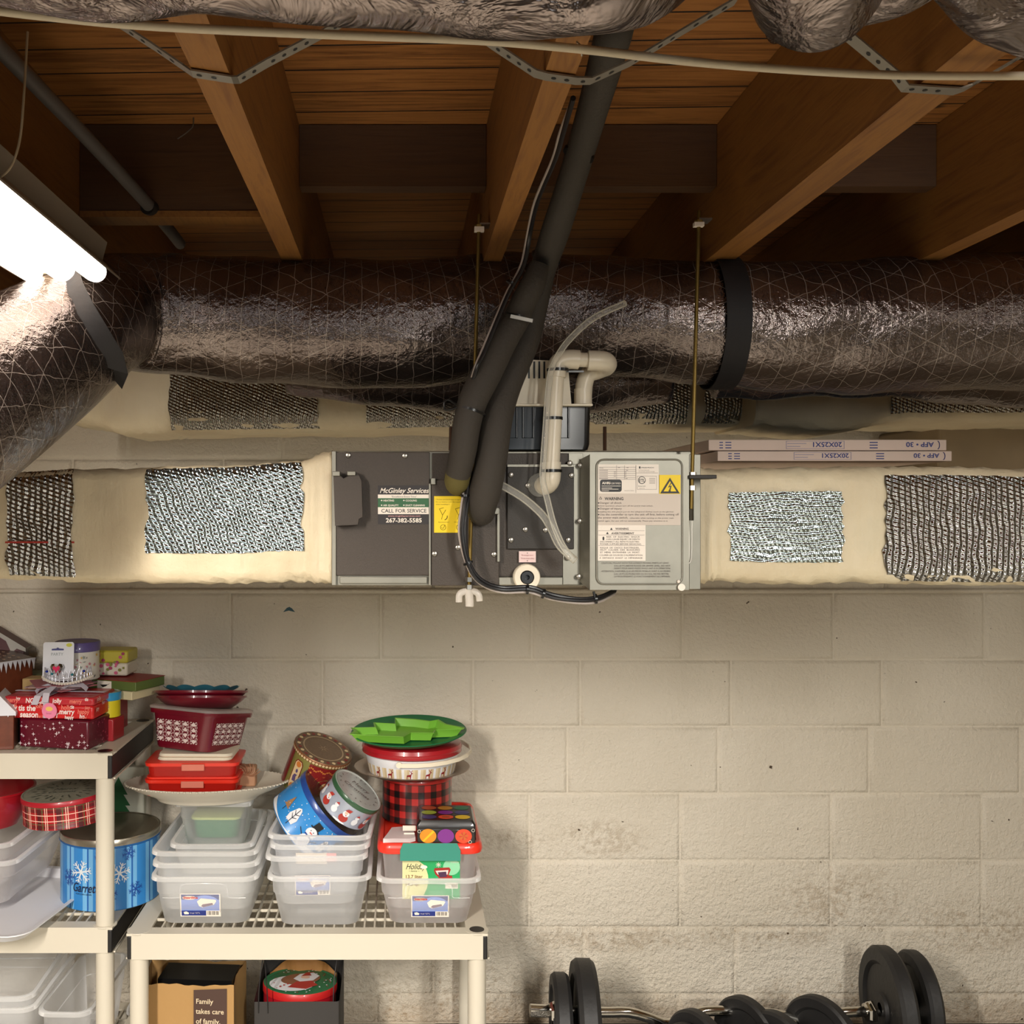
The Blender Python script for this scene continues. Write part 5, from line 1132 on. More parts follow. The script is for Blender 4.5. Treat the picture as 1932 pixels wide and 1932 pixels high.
for sg in (-1, 1):
    b = MB(); yy = sg * .204
    b.rings([[Vector((x, yy + sg * dy, z)) for x, z, dy in ((-.078 + e, .135, .005), (.078 - e, .135, .005), (.078 - e, .152, .009), (.078 - e, .162, .009), (.070 - e, .178, -.004), (-.070 + e, .178, -.004), (-.078 + e, .162, .009), (-.078 + e, .152, .009))] for e in (0,)] + [[Vector((x, yy - sg * .006, z)) for x, z in ((-.078, .135), (.078, .135), (.078, .152), (.078, .162), (.070, .176), (-.070, .176), (-.078, .162), (-.078, .152))]], TEAL, cap1=False); b.build('green_latch', hb, False, sharp=15)
b = MB(); fh = front_map(0, .176, .189, 0, .145); lx, lz, lw, lh_ = -.072, .026, .150, .104
CRL = K('label_cream', 'D8D4A0', .5); GLB = K('label_green', '1FA05C', .5)
rectm(b, fh, lx, lz, lx + lw, lz + lh_, GLB, .001)
polym(b, fh, [(lx, lz)] + [(lx + .05, lz)] + [(lx + .05 + .018 * math.sin(k / 8 * 3.14), lz + lh_ * k / 8) for k in range(1, 9)][:-1] + [(lx + .04, lz + lh_), (lx, lz + lh_)], CRL, .0013)
def tx(s_, x, z, sz, m, bold=0, shear=0, wide=1): textmesh(b, s_, sz, (0, 0, 0), m, bold=bold, shear=shear, wide=wide, mapf=lambda a, c: fh(x + a, z + c) + Vector((0, -.0019, 0)))
BRN = K('label_brown', '7A4A30', .6)
tx('Holiday', lx + .008, lz + .080, .022, INK, 0, .45, .75); tx('~ home ~', lx + .016, lz + .073, .007, INK, 0, .3)
tx('13.7 liter', lx + .007, lz + .056, .0125, BRN, .015); tx('BOX / BOÎTE', lx + .007, lz + .048, .0065, BRN); tx('14.5 qt', lx + .007, lz + .036, .0125, BRN, .015)
polym(b, fh, ell(lx + .128, lz + .086, .022, .022, 20), K('label_mint', '8CCFA4', .5), .0013); star(b, 0, 0, .001, (0, 0, 0), GLB) if False else None
for k in range(4):
    a = k * math.pi / 4; polym(b, fh, [(lx + .094 + .007 * math.cos(a) - .0006 * math.sin(a), lz + .092 + .007 * math.sin(a) + .0006 * math.cos(a)), (lx + .094 - .007 * math.cos(a) - .0006 * math.sin(a), lz + .092 - .007 * math.sin(a) + .0006 * math.cos(a)), (lx + .094 - .007 * math.cos(a) + .0006 * math.sin(a), lz + .092 - .007 * math.sin(a) - .0006 * math.cos(a)), (lx + .094 + .007 * math.cos(a) + .0006 * math.sin(a), lz + .092 + .007 * math.sin(a) - .0006 * math.cos(a))], LABW, .0016)
polym(b, fh, [(lx + .084, lz + .083), (lx + .122, lz + .085), (lx + .126, lz + .079), (lx + .120, lz + .064), (lx + .130, lz + .062), (lx + .130, lz + .052), (lx + .096, lz + .050), (lx + .094, lz + .058), (lx + .086, lz + .066), (lx + .082, lz + .077)], K('photo_red', 'A02018'), .0017)
polym(b, fh, [(lx + .086, lz + .076), (lx + .120, lz + .078), (lx + .118, lz + .066), (lx + .092, lz + .066)], K('photo_white', 'E0D0CC'), .0020); polym(b, fh, [(lx + .092, lz + .072), (lx + .114, lz + .074), (lx + .116, lz + .060), (lx + .098, lz + .058)], K('photo_purple', '4A2A4A'), .0022)
polym(b, fh, ell(lx + .056, lz + .086, .009, .005, 14), LABW, .002); rectm(b, fh, lx + .112, lz + .028, lx + .145, lz + .044, LABW, .0018)
tx('STERILITE', lx + .126, lz + .097, .005, LABW)
for k in range(8): rectm(b, fh, lx + .128 + k * .002, lz + .031, lx + .1288 + k * .002, lz + .040, INK, .002)
for k in range(4): rectm(b, fh, lx + .07, lz + .008 + k * .004, lx + .11, lz + .0092 + k * .004, K('label_mint', '8CCFA4'), .0016)
b.build('holiday_label', hb, False)
ZL = ZM + .035 + .1765
bt = thing('ornament_box', 'black tin box printed with coloured ornament circles, on the red lid', 'box', (.118, 2.80, ZL), (0, 0, R(-1)))
w_, d_, h_ = .150, .150, .058; BK = K('black_card', '1C1818', .35, coat=.3)
b = MB(); b.box((0, 0, .018), (w_, d_, .036), BK); b.build('box_body', bt, False, bevel=.002)
b = MB(); b.rings([rrect(w_ + .003, d_ + .003, .006, .036), rrect(w_ + .003, d_ + .003, .006, .047), rrect(w_ - .010, d_ - .010, .008, h_)], BK); b.build('lid', bt, False)
cols = {c: K('orn_' + c, h, .4) for c, h in (('orange', 'E08A1C'), ('purple', '7A2C86'), ('red', 'D84828'), ('lime', '98A83A'), ('blue', '3A3A6E'), ('yellow', 'E0B81C'), ('green', '1F6A48'), ('rust', 'A84A28'), ('gold', 'B07A2C'))}
b = MB(); f = fw(d_ + .003)
for i, c in enumerate(('orange', 'purple', 'red')): polym(b, f, ell(-.047 + i * .046, .019, .0215, .0185, 26), cols[c], .0004)
polym(b, f, [(-.062, .006), (-.058, .004), (-.030, .030), (-.034, .034)], cols['yellow'], .0008)
for k in range(10): a = k * .628; polym(b, f, [(.045, .019), (.045 + .012 * math.cos(a), .019 + .011 * math.sin(a)), (.045 + .011 * math.cos(a + .3), .019 + .010 * math.sin(a + .3))], cols['rust'] if k % 2 else cols['gold'], .0008)
f2 = sw(w_ + .003)
for i, c in enumerate(('green', 'orange', 'purple')): polym(b, f2, ell(-.047 + i * .046, .019, .0215, .0185, 22), cols[c], .0004)
f3 = tp(h_)
for j, row in enumerate((('blue', 'red', 'yellow'), ('lime', 'purple', 'blue'), ('rust', 'gold', 'green'))):
    for i, c in enumerate(row): b.poly([f3(x, y) for x, y in ell(-.044 + i * .044, -.042 + j * .042, .020, .018, 22)], cols[c])
b.poly([f3(x, y) + Vector((0, 0, .0003)) for x, y in ell(0, -.042, .011, .010, 16)], cols['rust'])
for x, z in ((-.070, .031), (.070, .034), (.062, .004)): b.tube([Vector((x + .004 * math.cos(k), -d_ / 2 - .0025, z + .004 * math.sin(k))) for k in [j * .7 for j in range(10)]], .0006, LABW, 4, smooth=0)
b.build('ornament_print', bt, False)
cb_ = thing('clear_bag', 'folded clear plastic bag with a white tag on the red lid', 'bag', (.003, 2.76, ZL))
b = MB(); q = [(-.050, -.035, .001), (-.02, -.038, .003), (.02, -.036, .002), (.034, -.03, .004), (.03, .0, .010), (.030, .025, .016), (.0, .022, .016), (-.028, .028, .012), (-.038, .0, .006)]
top = [Vector(p) + Vector((0, .004, .009)) for p in q]; b.rings([[Vector(p) for p in q], top], m_clear('bag_film', (.92, .86, .86), .5, .25)); b.build('bag_film', cb_, False, sharp=20)
b = MB(); b.box((.018, -.005, .030), (.034, .003, .014), LABW, Matrix.Rotation(.2, 3, 'X')); b.box((.018, -.012, .018), (.028, .002, .004), LABW); b.build('paper_tag', cb_, False)
tin('black and red buffalo-check tin standing on the red lid, under the silver platter', (.045, 2.975, ZL), (0, 0, 1), .099, .122, BUF, BUF, .012)
zz = ZL + .124
sp_ = thing('silver_platter', 'round silver platter with a wide rim on the buffalo-check tin', 'platter', (.030, 2.965, zz))
b = MB(); b.lathe([(.0002, .0), (.085, 0), (.125, .004), (.135, .012), (.162, .018), (.164, .019), (.162, .0205), (.134, .015), (.122, .007), (.085, .003), (.0002, .003)], K('platter_steel', 'A8988C', .28, .85), 72); b.build('platter', sp_, False)
zz += .004
tb_ = thing('handled_tub', 'white tub printed with red reindeer, with a dark red lid and a white swing handle', 'tub', (.030, 2.955, zz))
b = MB(); r0, r1 = .118, .132; hT = .064
b.lathe([(.0002, 0), (r0 - .003, 0), (r0, .003), (r1, hT)], SNW, 64); b.build('tub_body', tb_, False)
b = MB(); b.lathe([(r1 + .002, hT - .004), (r1 + .008, hT), (r1 + .007, hT + .008), (r1 + .009, hT + .012), (r1 + .006, hT + .022), (r1 - .004, hT + .025), (.0002, hT + .025)], DRED, 64); b.build('lid', tb_, False)
b = MB()
for k in range(48):
    a0 = R(-82 + k * 3.42); a1 = R(-82 + (k + 1) * 3.42)
    q = []
    for a, z in ((a0, .008), (a1, .008), (a1, .036), (a0, .036)):
        rr4 = r0 + (r1 - r0) * z / hT + .0006; q.append(Vector((rr4 * math.sin(a), -rr4 * math.cos(a), z)))
    b.poly(q, (K('print_tan', 'D8C8A8', .5), K('print_tan2', 'C8B490', .5), SNW)[k * 7 % 3])
def deer(u, s_):
    for pts in (((-.009, .0), (-.007, .0), (-.006, .010), (.001, .010), (.002, 0), (.004, 0), (.0045, .012), (.006, .020), (.010, .021), (.008, .024), (.005, .0255), (.003, .018), (-.008, .015)), ((.005, .025), (.009, .033), (.008, .034), (.0035, .026)), ((.0035, .025), (-.001, .033), (.0, .034), (.005, .026))):
        q = []
        for x, z in pts:
            z = .009 + z * .78 * s_; a = (u + x * s_) / r1; rr4 = r0 + (r1 - r0) * z / hT + .0012; q.append(Vector((rr4 * math.sin(a), -rr4 * math.cos(a), z)))
        b.poly(q, K('deer_red', '8A1C20', .5))
for u in (-.112, -.066, -.008, .048, .10): deer(u, 1)
b.build('reindeer_print', tb_, False)
b = MB(); hp = []
for k in range(22):
    a = R(-100 + k * 215 / 21 - 0); hp.append(a)
pts = [Vector((-.030 + .0, -(r1 + .010), hT - .012))]
for k in range(1, 14): a = R(-12 + k * 16); pts.append(Vector(((r1 + .012 + .022 * math.sin(min(max(a, 0), 3.14))) * math.sin(a), -(r1 + .012) * math.cos(a), hT - .012 + .012 * (1 - math.cos(a)) / 2 * 2)))
rg = []
for i, p in enumerate(pts):
    tt = (pts[min(i + 1, len(pts) - 1)] - pts[max(i - 1, 0)]).normalized(); nv = tt.cross(Vector((0, 0, 1))).normalized()
    rg.append([p + nv * .002 + Vector((0, 0, .0055)), p - nv * .002 + Vector((0, 0, .0055)), p - nv * .002 - Vector((0, 0, .0055)), p + nv * .002 - Vector((0, 0, .0055))])
b.rings(rg, CREAM); b.build('swing_handle', tb_, False)
b = MB(); b.lathe([(.0002, -.002), (.008, -.002), (.008, .002), (.0002, .002)], CREAM, 16, M=Matrix(((1, 0, 0), (0, 0, -1), (0, 1, 0))), c=(-.036, -(r1 + .006), hT - .012)); b.build('handle_pivot', tb_, False)
zz += hT + .0255
gr_ = thing('round_tray', 'dark green round tray on the red-lidded tub', 'tray', (.022, 2.955, zz + .010), (R(4), R(-1.5), 0))
b = MB(); b.lathe([(.0002, -.0), (.115, 0), (.140, .006), (.160, .017), (.1625, .018), (.160, .0205), (.138, .010), (.114, .004), (.0002, .004)], DGR, 72); b.build('tray', gr_, False)
tt_ = thing('tree_tray', 'lime green tree-shaped silicone tray on the dark green round tray', 'tray', (.018, 2.935, zz + .0165), (R(5), 0, R(-8)))
out = [(-.148, -.020), (-.135, .012), (-.150, .045), (-.095, .048), (-.105, .090), (-.045, .072), (-.035, .118), (.01, .10), (.045, .105), (.09, .085), (.120, .060), (.150, .012), (.145, .002), (.075, -.006), (.072, -.046), (.015, -.050), (.005, -.088), (-.125, -.082), (-.150, -.060)]
out = [(-.145, -.072), (-.138, -.040), (-.152, -.015), (-.090, -.004), (-.100, .040), (-.040, .035), (-.048, .092), (.01, .085), (.055, .070), (.075, .086), (.100, .045), (.152, .018), (.150, .006), (.078, -.010), (.076, -.040), (.015, -.044), (.000, -.082), (-.060, -.080)]
def off_(s_, z): return [Vector((x * s_, y * s_, z)) for x, y in out]
b = MB(); b.rings([off_(.90, 0), off_(1.0, .020), off_(1.04, .0215), off_(1.04, .0235), off_(.985, .0225), off_(.91, .003)], LIME, cap1=True); b.build('tree_dish', tt_, False, sharp=30)

# ================================================================= under the right unit: bags
pb = thing('paper_bag', 'brown paper bag with a dark printed side panel, under the lower shelving unit', 'bag', (-.565, 2.83, .001), (0, 0, R(-4)))
w_, d_, h_ = .265, .15, .309; b = MB(); n_ = 28
def jag(x): return .003 * math.sin(x * 40) + .0015 * math.sin(x * 130 + 1)
rg = []
per = [(-w_ / 2, -d_ / 2), (-.04, -d_ / 2 - .002), (.022, -d_ / 2 + .004), (w_ / 2 - .02, -d_ / 2), (w_ / 2, -d_ / 2), (w_ / 2 - .012, 0), (w_ / 2, d_ / 2), (0, d_ / 2 + .004), (-w_ / 2, d_ / 2), (-w_ / 2 + .012, 0)]
def per_i(k, n=60):
    t_ = k / n * len(per); i = int(t_) % len(per); f_ = t_ - int(t_); a, c = per[i], per[(i + 1) % len(per)]; return a[0] + (c[0] - a[0]) * f_, a[1] + (c[1] - a[1]) * f_
for z in (0, .12, h_): rg.append([Vector((x, y, z + (jag(x + y) if z == h_ else 0))) for x, y in (per_i(k) for k in range(60))])
b.rings(rg, PAPER, cap1=False); b.build('bag_body', pb, False, sharp=20)
b = MB(); PB = K('panel_brown', '4A352C', .8); yy = -d_ / 2 - .0015
q = [(.026, 0), (w_ / 2 - .018, 0), (w_ / 2 - .018, h_ - .006), (.026, h_ - .012)]; b.poly([(x, yy, z) for x, z in q], PB)
def tb2(s_, z, sz): textmesh(b, s_, sz, (.032, yy - .001, z), K('panel_text', 'D8C4A4', .7), bold=.012, wide=.98)
for i, s_ in enumerate(('Family', 'takes care', 'of family.')): tb2(s_, .262 - i * .026, .0185)
tb2('We make food for our', .188, .0065)
pa = b.build('printed_panel', pb, False)
b = MB(); b.box((0, .005, .19), (.20, .10, .05), BLKP); tag(b.build('dark_box'), 'black box inside the brown paper bag', 'box'); o = bpy.data.objects['dark_box']; o.location = (-.545, 2.83, ZB + .02); o.rotation_euler = (0, 0, R(-4))
gb = thing('gift_bag', 'dark gift bag holding a round Santa tin, under the lower shelving unit', 'bag', (-.275, 2.868, .001))
b = MB(); w_, d_, h_ = .225, .222, .264; BG = K('dark_bag', '33302E', .7)
rg = [[Vector((x, y, z + (.018 * abs(x) / .1 if z > .1 and y > 0 else 0) + (.004 * math.sin(x * 60) if z > .1 else 0))) for x, y in [(p.x, p.y) for p in rrect(w_, d_, .006, 0, 2)]] for z in (0, h_)]
b.rings(rg, BG, cap1=False); b.build('bag_body', gb, False, sharp=30)
b = MB(); 
b.tube([Vector((-.100, -.1115, h_ - .03)), Vector((-.098, -.1125, h_ + .04)), Vector((-.088, -.10, h_ + .11)), Vector((-.078, -.1125, h_ + .04)), Vector((-.075, -.1115, h_ - .03))], .0014, INK, 6); b.build('cord_handle', gb, False)
b = MB(); b.tube([Vector((.098, .02, h_ - .03)), Vector((.100, -.02, h_ + .04)), Vector((.106, -.03, h_ + .10)), Vector((.096, -.06, h_ + .04)), Vector((.094, -.08, h_ - .03))], .0014, INK, 6); b.build('cord_handle', gb, False)
kp = thing('paper_sheet', 'crumpled kraft paper lining standing up at the back of the dark gift bag', 'paper', (-.275, 2.955, ZB + .12))
b = MB(); rg = []
for z in (0, .06, .105): rg.append([Vector((-.095 + .19 * k / 16, .006 * math.sin(k * 1.3 + z * 30), z * (1 - .45 * (abs(k - 8) / 8) ** 2 * (z > .05)))) for k in range(17)])
b.rings(rg, K('kraft_dark', 'A8763C', .7, bump=.3, bscale=20), close=False, cap0=False, cap1=False); so = b.build('sheet', kp, False, sharp=0); md = so.modifiers.new('thick', 'SOLIDIFY'); md.thickness = .001
t4, l4_ = tin('round tin with red rim and Santa scene on its lid, inside the dark gift bag', (-.278, 2.868, ZB + .108), (.02, .07, 1), .100, .085, DRED, K('rim_red', 'B82020', .35, coat=.3), .02, lidtop=K('santa_green', '2A6A44', .4))
b = MB(); zt_ = .0855
def tpoly(pts, m, o_=0): b.poly([Vector((x, y, zt_ + o_)) for x, y in pts], m)
tpoly(ell(-.02, -.02, .062, .055, 24), SNW, .0); tpoly(ell(.0, .012, .055, .04, 20, rot=.4), K('tin_brown', '8A5A40', .5), .0004); tpoly([(-.03, -.05), (.02, -.06), (.05, -.03), (.03, .0), (-.01, -.01)], SR, .0008)
tpoly([(.0, -.01), (.035, .0), (.05, .035), (.03, .06), (-.005, .045), (-.02, .01)], SNW, .0012); tpoly(ell(.012, .022, .013, .010, 12), SP, .0016); tpoly([(.0, .03), (.028, .034), (.022, .052), (.04, .062), (.012, .056)], SR, .0018)
rs = random.Random(5)
for k in range(46):
    a = rs.uniform(0, 6.28); rr5 = rs.uniform(.066, .086); tpoly(ell(rr5 * math.cos(a), rr5 * math.sin(a), .0024, .0024, 6), (SNW, SR)[k % 3 == 0], .0004)
for k in range(9): tpoly([(-.05 + k * .009, -.055 + (k % 3) * .01), (-.045 + k * .009, -.045 + (k % 3) * .01), (-.052 + k * .009, -.042 + (k % 3) * .01)], SR, .0014)
b.build('santa_scene', l4_, False)

# ================================================================= LEFT UNIT middle shelf
bluet, bl = tin('large blue snowflake popcorn tin with a silver lid, partly behind the shelf leg', (-.815, 2.945, ZM), (0, 0, 1), .136, .192, BST, TIN, .022, name='popcorn_tin', lidtop=K('lid_dull_silver', '8E8674', .4, .8))
b = MB(); FL1 = K('flake_white', 'D8DCE0', .4); FL2 = K('flake_blue', '1E4A9A', .4)
def flake(u, v, s_, m, off=.001):
    for k in range(6):
        a = k * math.pi / 3 + .2; c, s9 = math.cos(a), math.sin(a)
        def L_(x, y): return (u + s_ * (x * c - y * s9), v + s_ * (x * s9 + y * c))
        cpoly(b, .136, [L_(0, -.08), L_(1, -.05), L_(1, .05), L_(0, .08)], m, off)
        for t_ in (.45, .75):
            for sg in (-1, 1): cpoly(b, .136, [L_(t_, 0), L_(t_ + .28, sg * .26), L_(t_ + .2, sg * .3), L_(t_ - .08, 0)], m, off + .0002)
flake(-.045, .105, .030, FL1); flake(.060, .100, .028, FL1); flake(.032, .045, .022, FL2); flake(-.088, .085, .022, FL2); flake(.105, .05, .02, FL2); flake(.010, .15, .016, FL2); flake(.085, .150, .018, FL2)
ff6 = cmap(.1372); textmesh(b, 'Garrett', .034, (0, 0, 0), K('script_navy', '0E1C40'), shear=.3, bold=.012, wide=.72, mapf=lambda a, c: ff6(-.074 + a, .052 + c)); textmesh(b, 'POPCORN SHOPS', .006, (0, 0, 0), K('script_navy', '0E1C40'), mapf=lambda a, c: ff6(-.062 + a, .044 + c))
b.build('snowflake_print', bluet, False)
b = MB(); b.lathe([(.1362, .168), (.1385, .170), (.1385, .173), (.1362, .175)], K('tin_blue_bead', '2A6AB0', .25, .4), 56); b.build('bead', bluet, False)
t5, l5 = tin('round red tartan tin with a grey patterned lid, on the popcorn tin and a tote', (-.905, 2.85, .7235), (-.06, -.03, 1), .116, .074, TAR, K('tartan_lid', 'A81828', .35, coat=.3), .014, lidtop=K('lid_greyprint', '9A9684', .4, .3, var=.12, vscale=80))
b = MB(); GP = K('lid_leaf', '4A4C40', .5)
for k in range(44):
    a = k * .1428 * 2; rr6 = .072 + .014 * ((k * 7) % 3 - 1); x, y = rr6 * math.cos(a), rr6 * math.sin(a); b.poly([Vector((x + .009 * math.cos(a + q) * s9, y + .009 * math.sin(a + q) * s9, .0737)) for q, s9 in ((0, 1), (1.2, .35), (3.14, 1), (4.4, .35))], GP)
textmesh(b, 'Merry', .026, (-.038, .004, .0737), GP, M=Matrix.Identity(3), shear=.3); textmesh(b, 'Christmas', .018, (-.044, -.02, .0737), GP, M=Matrix.Identity(3), shear=.3); b.build('lid_print', l5, False)
gbag = thing('gift_bag', 'pale gift bag printed with a green tree, behind the popcorn tin', 'bag', (-.835, 3.12, ZM))
b = MB(); b.box((0, 0, .16), (.155, .055, .32), K('pale_bag', 'C8C8B8', .6)); b.build('bag_body', gbag, False, bevel=.003)
b = MB(); f = fw(.055)
for k in range(3): polym(b, f, [(-.040 + k * .008, .175 + k * .032), (.045 - k * .008, .175 + k * .032), (.002, .235 + k * .028)], K('tree_green', '1E5A30', .6), .0003 + k * .0003)
b.build('tree_print', gbag, False)
ta = tote('large clear tote on the middle shelf of the taller unit, lower of the nested pair', (-1.235, 2.955, ZM + .035), R(-3), .40, .36, .47, .42, .125, group='large clear totes on the taller unit')
tb3 = tote('large clear tote on the middle shelf of the taller unit, upper of the nested pair', (-1.25, 2.955, ZM + .080), R(-3), .40, .36, .47, .42, .125, group='large clear totes on the taller unit')
wt = thing('white_tray', 'white rounded tray under the clear totes, sticking out over the shelf front', 'tray', (-1.14, 2.86, ZM + .001), (0, 0, R(-10)))
b = MB(); b.rings([rrect(.46, .44, .05, .0), rrect(.50, .48, .055, .022), rrect(.52, .50, .06, .024), rrect(.52, .50, .06, .027), rrect(.495, .475, .055, .025), rrect(.46, .44, .05, .004)], SNW); b.build('tray', wt, False, sharp=30)
bowl('dark red bowl on the clear totes, under the top shelf at the left edge', ZM + .205, .13, .10, DRED, (-1.16, 2.93))
# lower shelf of the taller unit
tote('clear tote on the bottom shelf of the taller unit, front one', (-1.19, 2.94, ZB), R(0), .40, .36, .46, .42, .185, group='clear totes on the bottom shelf')
tote('clear tote on the bottom shelf of the taller unit, nested inside the front one', (-1.20, 2.94, ZB + .03), R(2), .40, .36, .45, .41, .180, group='clear totes on the bottom shelf')
tote('narrow clear tote standing right of the nested pair on the bottom shelf', (-.885, 2.95, ZB), R(-2), .11, .34, .14, .38, .16)
tote('small clear bin on the floor between the two shelving units', (-.72, 3.04, .001), 0, .10, .13, .12, .15, .135)

# ================================================================= LEFT UNIT top shelf
mb_ = boxthing('sparkly_box', 'maroon box printed with silver stars, at the shelf corner under the red gift tin', 'box', (-.900, 2.825, ZT + .0005), R(-12), .200, .135, .076, K('maroon_box', '5A0A20', .35, coat=.3), .005)
b = MB(); rs = random.Random(9); ST = K('star_silver', 'D8C8CC', .4); PKS = K('star_pink', 'A84864', .4)
for k in range(95):
    x, z = rs.uniform(-.098, .098), rs.uniform(.005, .070); s_ = rs.choice((.0012, .0016, .002, .0045, .006)); o_ = Vector((0, -.0685, 0))
    m = ST if s_ > .003 or k % 2 else PKS
    b.poly([Vector((x + (s_ if q % 2 == 0 else s_ * .28) * math.cos(q * math.pi / 4), -.0683, z + (s_ if q % 2 == 0 else s_ * .28) * math.sin(q * math.pi / 4))) for q in range(8)], m)
for k in range(40):
    y, z = rs.uniform(-.06, .06), rs.uniform(.005, .070); s_ = rs.choice((.0016, .002, .004)); b.poly([Vector((.1033, y + (s_ if q % 2 == 0 else s_ * .3) * math.cos(q * math.pi / 4), z + (s_ if q % 2 == 0 else s_ * .3) * math.sin(q * math.pi / 4))) for q in range(8)], PKS)
b.build('star_print', mb_, False)
RG = K('gift_red', 'C41C20', .35, coat=.3)
gtn = boxthing('gift_tin', 'red gift tin with white lettering, a silver ribbon bow and a pink round tag', 'tin', (-.920, 2.835, ZT + .078), R(-6), .245, .150, .058, RG, .006, lid=K('gift_red_lid', 'B82A34', .35, coat=.3), lidh=.022)
b = MB(); LP = K('gift_print', 'EED8D4', .5); LPk = K('gift_print_pink', 'E87868', .5)
def gt_(s_, x, z, sz, m, wide=1, sh=0): textmesh(b, s_, sz * 1.2, (x, -.0768 - (.0008 if z > .036 else 0), z), m, bold=.03, wide=wide * .95, shear=sh)
for s_, x, z, sz, m in (('holly', -.120, .022, .017, LP), ('tis the', -.082, .021, .018, LP), ('season', -.078, .004, .018, LP), ('merry', .030, .014, .016, LP), ('holly', .035, .026, .014, LPk), ('JOY', .002, .004, .015, LP), ('merry', -.122, .006, .014, LPk), ('ho', .085, .004, .013, LP), ('happy', .08, .016, .013, LPk),
    ('is', -.094, .030, .012, LPk), ('jolly', -.035, .029, .012, LPk), ('tis', .060, .029, .011, LP), ('joy', .100, .028, .011, LPk), ('ho ho', -.03, .0035, .009, LPk), ('merry', -.118, .0, .008, LP), ('happy', .045, .002, .010, LP), ('noel', .092, .0035, .007, LPk), ('joy', -.088, .050, .009, LP), ('holly', -.02, .050, .009, LPk), ('tis', .100, .050, .010, LP), ('is the', -.03, .040, .008, LP), ('merry', -.118, .043, .014, LPk), ('NOEL', -.062, .042, .015, LP), ('jolly', .012, .043, .014, LP), ('merry', .058, .043, .013, LPk)): gt_(s_, x, z, sz, m, .9, .1)
for y, z, s_ in ((-.06, .02, 'joy'), (-.02, .03, 'ho'), (.02, .012, 'joy'), (-.055, .045, 'jolly')): textmesh(b, s_, .016, (.1243, y, z), LP, M=Matrix(((0, 0, 1), (1, 0, 0), (0, 1, 0))))
b.build('lettering', gtn, False)
b = MB(); RB = K('ribbon_white', 'CFC8D4', .3, .3)
b.box((0, 0, .0612), (.249, .016, .0012), RB); b.box((-.005, 0, .0612), (.016, .156, .0012), RB); b.box((-.005, -.0785, .032), (.016, .001, .058), RB)
for pts in (((-.005, -.01, .064), (-.03, -.02, .078), (-.055, -.03, .070), (-.048, -.034, .062)), ((-.005, -.01, .064), (.028, -.004, .080), (.06, .0, .078), (.075, .0, .066)), ((-.005, -.02, .064), (-.010, -.05, .074), (-.028, -.078, .060), (-.035, -.084, .038)), ((-.005, -.02, .064), (.0, -.045, .080), (-.004, -.078, .068), (-.006, -.084, .045))):
    P0 = [Vector(p) for p in pts]; rg = []
    for i, p in enumerate(P0): q = Vector((.0, .007, .004)) if abs(P0[-1].x - P0[0].x) > .04 else Vector((.009, 0, 0)); rg.append([p - q, p + q, p + q + Vector((0, 0, .0008)), p - q + Vector((0, 0, .0008))])
    b.rings(rg, RB)
b.build('ribbon_bow', gtn, False)
b = MB(); b.lathe([(.0002, 0), (.0205, 0), (.0205, .0015), (.0002, .0015)], K('tag_pink', 'DE7C9C', .5), 30, M=Matrix(((1, 0, 0), (0, 0, -1), (0, 1, 0))), c=(.008, -.086, .024))
b.poly([Vector((.008 + a, -.0880, .029 + c)) for a, c in ell(0, 0, .010, .006, 12)], K('tag_yellow', 'E0B860')); textmesh(b, 'Sweet', .006, (-.001, -.088, .015), K('tag_ink', 'A05070')); b.build('round_tag', gtn, False)
bkb = boxthing('dark_green_tin', 'small black tin with tiny dots beside the maroon box', 'tin', (-1.045, 2.86, ZT + .0005), 0, .07, .06, .074, K('black_green', '14201C', .4, coat=.3), .003)
b = MB()
for k in range(30): x, z = rs.uniform(-.03, .03), rs.uniform(.006, .066); b.poly([Vector((x + .0012 * math.cos(q), -.0308, z + .0012 * math.sin(q))) for q in range(6)], K('dot_grey', '7A8A80'))
b.build('dot_print', bkb, False)
# gingerbread house tins
def house(label, loc, rz, w_, d_, h_, roofh, wall, roof, snow, group='house-shaped tins', sq=False):
    t = thing('house_tin', label, 'tin', loc, (0, 0, rz), group)
    b = MB(); b.box((0, 0, h_ / 2), (w_, d_, h_), wall); b.build('house_body', t, False, bevel=.002)
    b = MB(); e = .006; z0 = h_
    A_ = [Vector((-w_ / 2 - e, 0, z0 + 0)), Vector((0, 0, z0 + roofh)), Vector((w_ / 2 + e, 0, z0 + 0)), Vector((w_ / 2 + e, 0, z0 - .008)), Vector((-w_ / 2 - e, 0, z0 - .008))]
    b.rings([[p + Vector((0, -d_ / 2 - e, 0)) for p in A_], [p + Vector((0, d_ / 2 + e, 0)) for p in A_]], roof); ro = b.build('roof', t, False, sharp=20)
    b = MB(); yy = -d_ / 2 - e - .0006
    b.poly([(-w_ / 2 - e, yy, z0 - .010), (-w_ / 2 - e, yy, z0 + .001), (0, yy, z0 + roofh + .001), (w_ / 2 + e, yy, z0 + .001), (w_ / 2 + e, yy, z0 - .010), (w_ * .40, yy, z0 + .0), (w_ * .32, yy, z0 - .012), (w_ * .24, yy, z0 + roofh * .35), (0, yy, z0 + roofh - .012), (-w_ * .24, yy, z0 + roofh * .35), (-w_ * .32, yy, z0 - .012), (-w_ * .40, yy, z0)], snow)
    n = 9
    for k in range(n): y = -d_ / 2 + d_ * k / n; xx = w_ / 2 + e + .0006; b.poly([(xx, y, z0 + .001), (xx, y + d_ / n, z0 + .001), (xx, y + d_ / n * .6, z0 - .012 - .006 * (k % 2)), (xx, y + d_ / n * .3, z0 - .006)], snow)
    b.build('icing', t, False); return t
